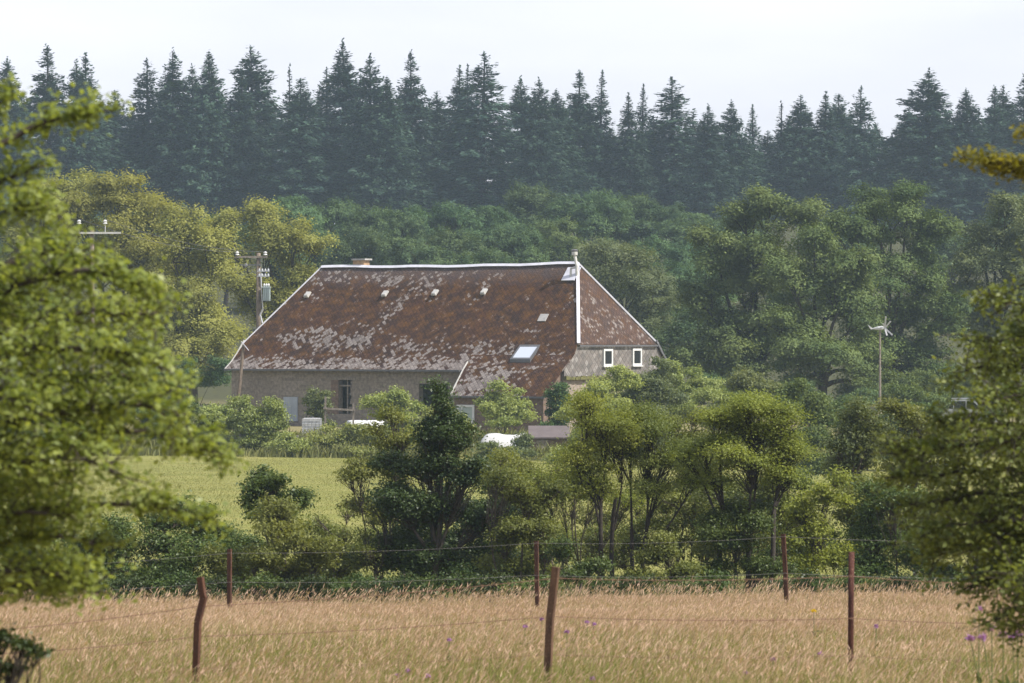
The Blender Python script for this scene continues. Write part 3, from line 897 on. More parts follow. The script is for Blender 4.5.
def utility_pole(px, top_py, D, label, arm, transformer):
    x = wx(px, D); z0 = gz(x, D); z1 = (341.5 - top_py) / F * D
    e = empty('utility_pole', (x, D, z0), label, 'utility pole', 'utility poles beside the farmhouse'); H = z1 - z0
    q = MB(); q.tube([(0, 0, -.4), (0, 0, H * .5), (0, 0, H)], [.21, .18, .15], 10); q.build('shaft', M['timber_pole'], e, True)
    k = D / F
    q = MB(); q.beam((arm[0] * k, -.22, H - arm[2] * k), (arm[1] * k, -.22, H - arm[2] * k), .14, .13); q.build('crossarm', M['alu' if not transformer else 'timber_grey'], e)
    for dx in arm[3]:
        q = MB(); q.tube([(dx * k, -.22, H - arm[2] * k + .05), (dx * k, -.22, H - arm[2] * k + .35), (dx * k, -.22, H - arm[2] * k + arm[4])], [.03, .03, .03], 6)
        zz = H - arm[2] * k + arm[4]
        q.tube([(dx * k, -.22, zz), (dx * k, -.22, zz + .08), (dx * k, -.22, zz + .16), (dx * k, -.22, zz + .26)], [.17, .09, .15, .05], 8)
        q.build('insulator', M['insulator'], e)
    if transformer:
        q = MB(); q.beam((-18 * k, -.20, H - 12 * k), (3 * k, -.20, H - 12 * k), .12, .1)
        q.tube([(-14 * k, -.3, H - 12 * k), (-12 * k, -.3, H - 14 * k)], [.22, .18], 9); q.build('switch_bracket', M['wire_dark'], e)
        q = MB(); zz = H - 41 * k
        q.box((5 * k, -.62, zz - 7 * k), (12 * k, -.08, zz + 6 * k)); q.box((4.5 * k, -.68, zz + 6 * k + .003), (12.5 * k, -.02, zz + 7.4 * k))
        for j in range(4): q.box((5.6 * k + j * .12, -.70, zz - 6 * k), (5.6 * k + j * .12 + .04, -.622, zz + 5 * k))
        t = q.build('transformer', M['transformer'], e)
        for j in range(3):
            q = MB(); xx = (6 + 2.2 * j) * k; q.tube([(xx, -.3, zz + 7.4 * k), (xx, -.3, zz + 9 * k), (xx, -.3, zz + 10.5 * k)], [.05, .09, .03], 7); q.build('bushing', M['insulator'], e).parent = t
        q = MB(); q.tube([(2.5 * k, -.3, H - 20 * k), (3.2 * k, -.34, H - 34 * k), (4.5 * k, -.34, H - 56 * k)], .05, 6); q.tube([(4.8 * k, -.34, H - 56 * k), (2 * k, -.3, H - 62 * k), (4 * k, -.3, H - 70 * k)], .07, 6)
        q.build('cable', M['wire_pale'], e)
        for j, dz in enumerate((19, 24)):
            q = MB(); q.box((-1.0 * k, -.34, H - dz * k), (11 * k, -.22, H - dz * k + .09))
            for m in range(4): q.tube([((1 + 3 * m) * k, -.28, H - dz * k + .09), ((1 + 3 * m) * k, -.28, H - dz * k + .24)], [.09, .05], 7)
            q.build('fuse_bracket', M['steel'], e)
    return e


utility_pole(258.5, 253, 284, 'brown utility pole with grey transformer behind the farmhouse left end', (-23, 9, 4, (-21, 7), .14), True)
utility_pole(92, 230, 268, 'utility pole with white crossarm and two insulators among yellow oaks', (-29, 29, 3, (-12.5, 13.5), .62), False)

wl = MB()
def sagline(q, a, b, sag, r, n=14):
    t = np.linspace(0, 1, n)[:, None]; P = a + (b - a) * t; P[:, 2] -= sag * 4 * (t[:, 0] * (1 - t[:, 0])); q.tube(P, r, 4, caps=False)
for (pa, pb) in (((80, 219, 267.8), (237, 252, 283.8)), ((105, 219, 267.8), (266, 252, 283.8))):
    o = MB(); sagline(o, W(*pa), W(*pb), .5, .014); tag(o.build('power_cable', M['wire_dark']), 'thin cable from the white crossarm to the transformer pole, ' + ('far one' if pa[0] == 80 else 'near one'), 'cable', 'power cables')
for yy, lab in ((323, 'upper'), (326, 'lower')):
    o = MB(); sagline(o, W(628, yy - 1, 330), W(790, yy + 2, 330), .4, .022)
    tag(o.build('power_cable', M['wire_pale']), lab + ' of two pale cables crossing dark trees right of the farmhouse', 'cable', 'power cables')

# small wind turbine
D = 262; x = wx(880, D); z0 = gz(x, D); zt = (341.5 - 329) / F * D
e = empty('wind_turbine', (x, D, z0), 'small white wind turbine on a thin pole before the big green trees', 'wind turbine'); h = zt - z0
q = MB(); q.tube([(0, 0, -.2), (0, 0, h - .1)], [.09, .06], 8); q.build('mast', M['timber_grey'], e)
q = MB(); q.tube([(-.45, 0, h + .02), (-.1, -.1, h + .05), (.12, -.14, h + .06), (.30, -.18, h + .06)], [.05, .13, .14, .05], 9)
q.tube([(-.45, 0, h + .02), (-.62, .03, h + .02)], [.04, .035], 6); q.build('nacelle', M['white_plastic'], e)
q = MB(); q.hexa([(-.60, .02, h - .06), (-.42, .02, h + .0), (-.42, .05, h + .0), (-.60, .05, h - .06), (-.80, .02, h + .30), (-.58, .02, h + .12), (-.58, .05, h + .12), (-.80, .05, h + .30)]); q.build('tail_fin', M['white_plastic'], e)
for k, (dx, dz, ln) in enumerate(((.05, 1, .82), (.62, .78, .62), (.72, -.70, .72), (-.35, .85, .38), (.25, -.97, .55))):
    q = MB(); d = nrm(np.array([dx, -.45, dz])); c = np.array([.30, -.18, h + .06])
    q.beam(c, c + d * ln, .10, .025, up=(0, 1, .2)); q.build('blade', M['white_plastic'], e)


def caged_tank(px, py, D, label):
    x = wx(px, D); z = gz(x, D)
    e = empty('water_tank', (x, D, z), label, 'tank'); 
    q = MB(); q.box((-.56, -.46, .16), (.56, .46, 1.10)); q.box((-.50, -.40, 1.103), (.50, .40, 1.16)); q.build('container', M['white_plastic'], e)
    q = MB()
    for k in range(6):
        t = -.58 + k * .232; q.tube([(t, -.5, .12), (t, -.5, 1.12)], .014, 5); q.tube([(t, .5, .12), (t, .5, 1.12)], .014, 5)
    q.tube([(-.58, -.5, .12), (-.58, .5, .12)], .014, 5); q.tube([(.58, -.5, 1.12), (.58, .5, 1.12)], .014, 5)
    for zz in (.2, .5, .8, 1.1): q.tube([(-.6, -.51, zz), (.6, -.51, zz)], .014, 5); q.tube([(-.6, .51, zz), (.6, .51, zz)], .014, 5)
    q.build('cage', M['steel'], e)
    q = MB(); [q.box((a, -.5, 0), (a + .14, .5, .12)) for a in (-.6, -.07, .46)]; q.build('pallet', M['timber_grey'], e)
    q = MB(); q.tube([(0, 0, 1.16), (0, 0, 1.23)], .11, 10); q.build('lid', M['gutter'], e)


caged_tank(312, 432, 247, 'white water tank in a wire cage among the yard shrubs')
for px, dz, r, lab in ((357, 0, .58, 'white wrapped bale left of the other, below the broken doorway'), (374, .02, .55, 'smaller white wrapped bale half hidden by willow shrub')):
    D = 245 + (px - 354) * .05; x = wx(px, D); z = gz(x, D)
    q = MB(); L = .62
    q.tube([(-L, 0, r), (-L * .93, 0, r), (-L * .5, 0, r), (0, 0, r), (L * .5, 0, r), (L * .93, 0, r), (L, 0, r)], [r * .80, r * .97, r, r * .985, r, r * .97, r * .8], 20)
    o = q.build('wrapped_bale', M['white_plastic'], None, True, (x, D, z - .03)); o.rotation_euler.z = R(25); tag(o, lab, 'bale', 'white wrapped bales in the yard')
# white tarpaulin covered heap
D = 236.5; x = wx(507, D); z = gz(x, D); nx_, ny_ = 22, 9
P = []
rg = np.random.default_rng(21)
for jn in range(ny_):
    for i_ in range(nx_):
        a, c = i_ / (nx_ - 1), jn / (ny_ - 1)
        hgt = 1.0 * max(0, math.sin(math.pi * c)) ** .6 * min(1, 6 * a, 6 * (1 - a)) ** .5 * (1 + .05 * math.sin(a * 9) + .03 * math.sin(a * 15 + 2))
        P.append((-1.75 + 3.5 * a, -.9 + 1.8 * c, .02 + hgt + rg.uniform(-.02, .02)))
i = (np.arange(ny_ - 1)[:, None] * nx_ + np.arange(nx_ - 1)[None]).ravel()
o = link('tarpaulin_heap', np_mesh('tarp', np.array(P), np.stack([i, i + 1, i + nx_ + 1, i + nx_], 1), M['white_plastic'], smooth=True)); o.location = (x, D, z)
tag(o, 'white tarpaulin covered heap below the low front roof', 'tarpaulin')
# shed
D = 236; x = wx(549, D); z = gz(x, D); zr = (341.5 - 438) / F * D - z
e = empty('garden_shed', (x, D, z), 'low brown shed with a purplish sloping roof below the gable', 'shed')
q = MB(); q.hexa([(-1.1, -.7, -.2), (1.1, -.7, -.2), (1.1, .8, -.2), (-1.1, .8, -.2), (-1.1, -.7, zr), (1.1, -.7, zr), (1.1, .8, zr + .55), (-1.1, .8, zr + .55)]); q.build('wall', M['shed_wall'], e)
q = MB(); q.hexa([(-1.22, -.85, zr - .02), (1.22, -.85, zr - .02), (1.22, .95, zr + .63), (-1.22, .95, zr + .63), (-1.22, -.85, zr + .06), (1.22, -.85, zr + .06), (1.22, .95, zr + .71), (-1.22, .95, zr + .71)]); q.build('roof', M['shed_roof'], e)
q = MB(); q.box((-.75, -.735, 0), (-.05, -.705, min(1.5, zr - .08))); q.build('door', M['timber_grey'], e)
# timber rail before the broken doorway
D = 243; xa, xb = wx(325, D), wx(353, D)
e = empty('timber_rail', (xa, D, gz(xa, D)), 'weathered timber rail on posts before the broken doorway', 'rail'); zt = (341.5 - 409) / F * D - e.location.z
for dx, hh in ((0, zt + .75), (xb - xa, zt + .35)):
    q = MB(); q.beam((dx, 0, -.2), (dx + .03, 0, hh), .11, .11, up=(0, 1, 0)); q.build('post', M['timber_grey'], e)
q = MB(); q.beam((-.1, -.09, zt + .05), (xb - xa + .15, -.09, zt - .08), .08, .12); q.build('bar', M['timber_grey'], e)
# yard fence
D = 234
e = empty('wire_fence', (wx(262, D), D, gz(wx(262, D), D)), 'wire mesh fence on grey posts along the top of the meadow', 'fence')
b0 = np.array(e.location)
for px in (212, 240, 271, 297, 330, 364, 402):
    x = wx(px, D); hh = 1.15 if px != 271 else 1.35
    q = MB(); q.tube([(x - b0[0], 0, gz(x, D) - b0[2] - .2), (x - b0[0] + .02, 0, gz(x, D) - b0[2] + hh)], [.075, .065], 7); q.build('post', M['timber_grey'], e)
q = MB(); xs_ = np.linspace(wx(205, D), wx(410, D), 40)
for hh in (.15, .4, .65, .9, 1.08): q.tube([(x - b0[0], -.08, gz(x, D) - b0[2] + hh) for x in xs_], .010, 4, caps=False)
for x in np.linspace(xs_[0], xs_[-1], 75): q.tube([(x - b0[0], -.08, gz(x, D) - b0[2] + .1), (x - b0[0], -.08, gz(x, D) - b0[2] + 1.08)], .007, 4, caps=False)
q.build('wire_mesh', M['fence_wire'], e)

# parked car seen through the leaves on the right
D = 258; x = wx(966, D); z = gz(x, D)
e = empty('parked_car', (x, D, z), 'silver estate car parked right of the wind turbine, half hidden by leaves', 'car'); e.rotation_euler.z = R(-12)
prof = [(-2.2, .45), (-2.25, .95), (-1.95, 1.15), (-1.75, 1.25), (-1.35, 1.82), (.55, 1.86), (1.25, 1.22), (2.05, 1.05), (2.2, .8), (2.2, .42)]
q = MB(); q.poly([(a, -.82, c) for a, c in prof]); q.poly([(a, .82, c) for a, c in prof[::-1]])
for (a, c), (a2, c2) in zip(prof, prof[1:] + prof[:1]): q.poly([(a, -.82, c), (a, .82, c), (a2, .82, c2), (a2, -.82, c2)])
q.build('body', M['car_paint'], e)
for a0, a1, t0, t1 in ((-1.5, -.75, -1.28, -.75), (-.68, .05, -.68, .05), (.12, 1.05, .12, .52)):
    q = MB(); q.poly([(a0, -.823, 1.27), (a1, -.823, 1.27), (t1, -.823, 1.76), (t0, -.823, 1.76)]); solid(q.build('window', M['glass'], e), .01)
q = MB(); q.poly([(.62, -.7, 1.812), (1.21, -.7, 1.28), (1.21, .7, 1.28), (.62, .7, 1.812)]); q.build('windscreen', M['glass'], e).location = (.02, 0, .03)
for a in (-1.35, 1.4):
    for s in (-1, 1):
        q = MB(); q.tube([(a, s * .70, .33), (a, s * .86, .33)], .33, 16); w = q.build('wheel', M['tyre'], e)
        q = MB(); q.tube([(a, s * .80, .33), (a, s * .875, .33)], .19, 12); q.build('rim', M['alu'], e).parent = w
for s in (-.55, .55):
    q = MB(); q.box((2.17, s - .18, .78), (2.23, s + .18, .95)); q.build('headlight', M['insulator'], e)
for s in (-.6, .6): q = MB(); q.beam((-1.2, s, 1.93), (.4, s, 1.94), .05, .05); q.build('roof_rack', M['steel'], e)

# ------------------------------------------------------------------ field fences
def post_l(pts, w, mat, kind):
    """pts in world; L-section, square or round post"""
    q = MB()
    if kind == 'round': q.tube(pts, w / 2, 10)
    elif kind == 'square':
        for a, b in zip(pts[:-1], pts[1:]): q.beam(a, b, w, w, up=(.3, 1, 0))
    else:
        for a, b in zip(pts[:-1], pts[1:]):
            q.beam(a, b, w, .014, up=(.45, 1, 0))
            q.beam(np.array(a) + [w * .42, w * .30, 0], np.array(b) + [w * .42, w * .30, 0], .014, w * .8, up=(.45, 1, 0))
    return q


DPOST = {199.5: -2.6, 556: -2.4, 851.5: .5}


def fence(name, label, D, posts, wires, wmat):
    e = empty(name, (0, D, gz(0, D)), label, 'fence', 'wire fences in the near field'); b0 = np.array(e.location)
    for path, w, mat, kind, lab in posts:
        Dp = D + DPOST.get(path[0][0], 0); P = [W(px, py, Dp) - b0 for px, py in path]; P[-1][2] = gz(P[-1][0], D) - b0[2] - .3
        o = post_l(P, w, mat, kind).build('post', M[mat], e, kind == 'round')
        if lab: o['label'] = lab
    for pts, mat, r in wires:
        q = MB(); P = []
        for (x0, y0), (x1, y1) in zip(pts[:-1], pts[1:]):
            for t in np.linspace(0, 1, 13)[:-1]:
                P.append(W(x0 + (x1 - x0) * t, y0 + (y1 - y0) * t + 3.0 * 4 * t * (1 - t), D) - b0 - [0, .05, 0])
        P.append(W(*pts[-1], D) - b0 - [0, .05, 0]); q.tube(P, r, 5, caps=False)
        if mat == 'barb_wire':
            P = np.array(P); ln = np.concatenate([[0], np.cumsum(np.linalg.norm(np.diff(P, axis=0), axis=1))])
            for s in np.arange(.05, ln[-1], .125):
                c = np.array([np.interp(s, ln, P[:, k]) for k in range(3)])
                for d in ((.012, .0, .017), (-.012, .0, .017)): q.tube([c - d, c + d], .0016, 4)
        q.build('wire', M[mat], e)


fence('field_fence', 'nearer wire fence with three rusty leaning posts in dry grass', 38,
      [([(199.5, 577), (201.5, 592), (203, 598), (197, 622), (191, 690)], .055, 'rust', 'angle', 'rusty steel angle post with bent top'),
       ([(556, 567), (550, 620), (543, 690)], .062, 'rust_wood', 'square', 'leaning reddish post'),
       ([(851.5, 552), (851, 600), (850, 690)], .058, 'rust_dark', 'round', 'upright dark rusty pipe post')],
      [([(-60, 634), (199, 606), (555, 578), (851, 576), (1090, 585)], 'barb_wire', .0030),
       ([(-60, 656), (199, 636), (550, 616), (851, 618), (1090, 622)], 'barb_wire', .0030),
       ([(-60, 684), (196, 668), (547, 654), (851, 655), (1090, 660)], 'barb_wire', .0030)], None)
fence('boundary_fence', 'farther wire fence with three thin rusty posts along the hedge', 71,
      [([(229, 549), (229, 600), (229.5, 640)], .075, 'rust', 'angle', None), ([(536, 541), (536.5, 580), (538, 640)], .070, 'rust', 'angle', None),
       ([(783, 534), (785, 570), (788, 640)], .075, 'rust', 'angle', None)],
      [([(-60, 570), (229, 553), (536, 543), (784, 536.5), (1090, 541)], 'fence_wire', .0028),
       ([(-60, 594), (229, 582), (536, 575), (784, 573), (1090, 577)], 'fence_wire', .0028)], None)

# ------------------------------------------------------------------ thistles in the field
def thistle(px, py, D, lab, heads=1, yellow=False, s=1.0):
    c = W(px, py, D); x, y = c[0], c[1]; z0 = gz(x, y)
    e = empty('thistle' if not yellow else 'yellow_flower', (x, y, z0), lab, 'thistle' if not yellow else 'flower', 'purple thistles in the dry grass' if not yellow else None)
    rg = np.random.default_rng(int(px * 7 + py)); H = max(.3, c[2] - z0)
    q = MB()
    tops = [(rg.uniform(-.12, .12) * (k > 0) * s, rg.uniform(-.1, .1) * (k > 0), H - .05 * k * rg.uniform(.3, 1.5)) for k in range(heads)]
    for t in tops: q.tube([(0, 0, 0), (t[0] * .4, t[1] * .4, H * .6), t], [.006, .005, .004], 5)
    q.build('stem', M['thistle_stem'], e)
    n = 12; P = np.stack([rg.normal(size=n) * .03, rg.normal(size=n) * .03, rg.uniform(.1, H * .75, n)], 1)
    v, f = leaf_quads(rg, P, np.zeros((n, 3)), .11, .3, .2); link('foliage', np_mesh('leaves', v, f, M['rank'], rg.uniform(0, .6, n)), e)
    for t in tops:
        n = 34; d = nrm(rg.normal(size=(n, 3)) * [1, 1, .5] + [0, 0, .9]); P = np.array(t) + d * .020 * s
        v, f = leaf_quads(rg, P, d, .034 * s, .35, .0, .1, 1.0); link('flower_head', np_mesh('florets', v, f, M['petal_yellow' if yellow else 'petal'], rg.uniform(0, 1, n)), e)


for a in ((525, 627, 44, 'lone purple thistle just left of the leaning middle post', 1), (587, 623, 46, 'purple thistle right of the leaning post, the one farthest away', 2),
          (567, 633, 42, 'purple thistle nearest the right side of the leaning post', 1), (542, 620, 47, 'small purple thistle close behind the leaning post', 1),
          (449, 641, 40, 'small purple thistle in the middle field left of the leaning post', 1), (408, 672, 36, 'pair of purple thistle heads low in the front grass', 2),
          (428, 677, 35.5, 'single purple thistle at the bottom edge, beside the pair', 1), (592, 680, 36, 'purple thistle at the bottom edge right of the leaning post', 1),
          (773, 660, 37, 'purple thistle left of the upright dark post', 1), (745, 674, 36, 'low purple thistle at the bottom edge left of the dark post', 1), (820, 655, 38, 'purple thistle touching the left side of the dark post', 1),
          (876, 627, 43, 'tiny purple thistle right of the dark post', 1), (979, 611, 28, 'bright purple thistle under the right thorn tree', 1), (992, 630, 27, 'large bright purple thistle clump at the right edge', 2),
          (1003, 636, 26.5, 'lowest bright purple thistle at the right edge', 2), (1018, 636, 27, 'purple thistle cut by the right frame edge', 2)):
    thistle(*a[:4], heads=a[4], s=1.2 if a[0] > 950 else 1.1)
thistle(814, 612, 46, 'yellow flower in the dry grass left of the dark post', 1, True, 1.2)

exec_trees = True
# ------------------------------------------------------------------ near trees left and right
def spray_tree(seed, name, D, trunk_px, trunk_top, sprays, label, leafm, leaf, bark, dens=1.0, spread=1.0):
    """thorn tree whose trunk stands outside the frame: every spray is a limb (pixel path) with side twigs and leaf clusters"""
    rg = np.random.default_rng(seed); k = D / F
    X = wx(trunk_px, D); base = np.array([X, D, gz(X, D)])
    wv, wf, off = [], [], 0

    def add(P, r, n):
        nonlocal off
        v, f = tube_np(np.asarray(P), np.asarray(r), n); wv.append(v); wf.append(f + off); off += len(v)
    top = W(trunk_px, trunk_top, D) - base
    tp = bez(np.array([0, 0, -.3]), np.array([.08, .05, top[2] * .5]), top, 9)
    add(tp, np.linspace(.11, .03, 9), 8)
    LP, LO, LT = [], [], []
    for path, th, nt, dd in sprays:
        pts = [W(px, py, D) - base for px, py in path]
        for p in pts: p[1] += dd * (abs(p[0]) / max(abs(pts[-1][0]), .1)) + rg.normal() * .02
        zt = max(.25, pts[0][2] - .25); j = np.argmin(np.abs(tp[:, 2] - zt)); pts = [tp[j]] + pts
        # resample the polyline smoothly
        P = np.array(pts); s = np.concatenate([[0], np.cumsum(np.linalg.norm(np.diff(P, axis=0), axis=1))]); t = np.linspace(0, s[-1], 16)
        Q = np.stack([np.interp(t, s, P[:, c]) for c in range(3)], 1); Q[1:-1] = (Q[:-2] + 2 * Q[1:-1] + Q[2:]) / 4
        Q[2:] += rg.normal(size=(14, 3)) * .006
        add(Q, np.linspace(.030, .005, 16), 6)
        tot = s[-1]
        for m in range(int(nt * dens)):
            f = rg.uniform(.12, 1.0) ** .8; i0 = min(14, int(f * 15)); st = Q[i0] + (Q[i0 + 1] - Q[i0]) * (f * 15 - i0)
            ax = nrm(Q[i0 + 1] - Q[i0]); L = th * spread * k * rg.uniform(.35, 1.25) * (1.15 - .55 * f)
            dv = nrm(ax * rg.uniform(.2, 1.1) + rg.normal(size=3) * [.6, .9, .62] + [0, 0, .16])
            tip = st + dv * L; mid = (st + tip) / 2 + rg.normal(size=3) * L * .12
            B = bez(st, mid, tip, 5); add(B, np.linspace(.005, .0016, 5), 4)
            nl = rg.integers(18, 32)
            u = rg.uniform(.25, 1.05, nl)[:, None]
            pp = st + (tip - st) * u + rg.normal(size=(nl, 3)) * leaf * np.array([1, 1, .85])
            LP.append(pp); LO.append(np.tile(dv, (nl, 1))); LT.append(np.clip(rg.uniform(0, .65) + rg.uniform(-.1, .4, nl), 0, 1))
    P = np.concatenate(LP); v, f = leaf_quads(rg, P, np.concatenate(LO), leaf, .62, .75, .15, .7)
    e = empty(name, base, label, 'tree')
    link('trunk', np_mesh('trunk', np.concatenate(wv), np.concatenate(wf), M[bark], smooth=True), e)
    link('crown', np_mesh('crown', v, f, M[leafm], np.concatenate(LT)), e)
    return e


SL = [  # path, thickness in px, twigs, depth drift
    ([(-60, 190), (0, 140), (50, 118), (112, 108)], 30, 46, .1), ([(-60, 170), (-10, 120), (20, 96)], 26, 26, -.2), ([(-60, 220), (-5, 178), (30, 165)], 32, 30, .3),
    ([(-60, 280), (-10, 225), (30, 205), (62, 212)], 34, 50, -.3), ([(-60, 300), (10, 258), (50, 248), (84, 258)], 34, 62, .4), ([(-60, 320), (20, 282), (90, 268), (146, 288)], 46, 70, .0),
    ([(-60, 360), (20, 325), (90, 310), (140, 315)], 46, 66, .5), ([(-60, 380), (30, 350), (120, 345), (178, 370)], 46, 80, -.4), ([(-60, 400), (40, 385), (120, 372), (172, 396)], 44, 76, .3),
    ([(-60, 440), (40, 415), (130, 402), (192, 414)], 44, 80, -.1), ([(-60, 470), (50, 440), (140, 428), (216, 456)], 42, 84, .2), ([(-60, 480), (30, 458), (90, 455), (130, 468)], 40, 60, -.5),
    ([(-60, 505), (20, 490), (60, 478)], 40, 44, .4), ([(-60, 530), (40, 510), (130, 503), (212, 520)], 26, 52, .1), ([(-60, 530), (30, 510), (70, 512)], 40, 50, -.2),
    ([(-60, 560), (30, 535), (100, 548)], 42, 60, .3), ([(-60, 590), (20, 565), (85, 575), (108, 592)], 40, 60, -.3), ([(-60, 600), (10, 585), (50, 590)], 38, 44, .2),
    ([(-60, 300), (-10, 290), (30, 300)], 50, 60, .6), ([(-60, 420), (-10, 390), (40, 400)], 55, 70, -.6), ([(-60, 540), (-10, 520), (20, 540)], 50, 60, .6), ([(-60, 350), (0, 345), (50, 350)], 50, 60, .8)]
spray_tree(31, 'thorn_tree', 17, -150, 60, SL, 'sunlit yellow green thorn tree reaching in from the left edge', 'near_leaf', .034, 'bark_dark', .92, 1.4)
SR = [([(1090, 330), (1040, 305), (998, 300)], 44, 56, .3), ([(1090, 350), (1030, 335), (975, 342)], 46, 66, -.3), ([(1090, 380), (1020, 365), (960, 372)], 46, 64, .2), ([(1090, 400), (1020, 392), (968, 403)], 48, 66, -.5),
      ([(1090, 440), (1010, 425), (948, 424)], 46, 70, .4), ([(1090, 460), (1000, 440), (892, 452)], 38, 76, -.2), ([(1090, 480), (1000, 470), (890, 480)], 38, 76, .3), ([(1090, 500), (1000, 492), (908, 505)], 40, 76, .0),
      ([(1090, 530), (1000, 515), (918, 530)], 42, 76, -.4), ([(1090, 550), (1010, 540), (935, 555)], 44, 76, .3), ([(1090, 580), (1020, 565), (965, 590)], 46, 80, .1), ([(1090, 600), (1030, 595), (990, 618)], 46, 70, -.3),
      ([(1090, 620), (1040, 615), (1010, 636)], 40, 50, .2), ([(1090, 300), (1060, 290), (1020, 278)], 44, 40, -.4), ([(1090, 340), (1050, 345), (1000, 360)], 55, 60, .7), ([(1090, 420), (1040, 425), (980, 440)], 58, 80, -.8),
      ([(1090, 510), (1040, 505), (975, 515)], 58, 90, .8), ([(1090, 570), (1040, 570), (1000, 575)], 55, 80, -.7), ([(1090, 540), (1030, 530), (970, 540)], 55, 80, -.2)]
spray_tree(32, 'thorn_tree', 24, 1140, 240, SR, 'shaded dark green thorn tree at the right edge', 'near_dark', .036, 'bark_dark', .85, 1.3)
spray_tree(33, 'thorn_tree', 22, 1190, 60, [([(1110, 200), (1060, 168), (1010, 165), (962, 157)], 15, 40, .1), ([(1110, 190), (1060, 150), (1015, 134)], 16, 26, -.2), ([(1110, 210), (1060, 185), (1008, 168)], 16, 26, .2)],
           'yellowing thorn twig poking in high at the right edge', 'yellow_leaf', .034, 'bark_dark', 1.4)
# dark low sprig at bottom left
D = 20
px_tree(34, 'low_shrub', D, -30, [(-5, 640, 22, 14, 0), (22, 648, 20, 7, .1), (40, 652, 10, 6, -.1), (5, 672, 14, 10, .1), (-30, 665, 30, 25, 0)], 'dark leafy sprig at the bottom left corner', 'shrub', 'sprig', 150, 12, .034, .022, 'bark_dark', trunk_r=.012, flat=.7)

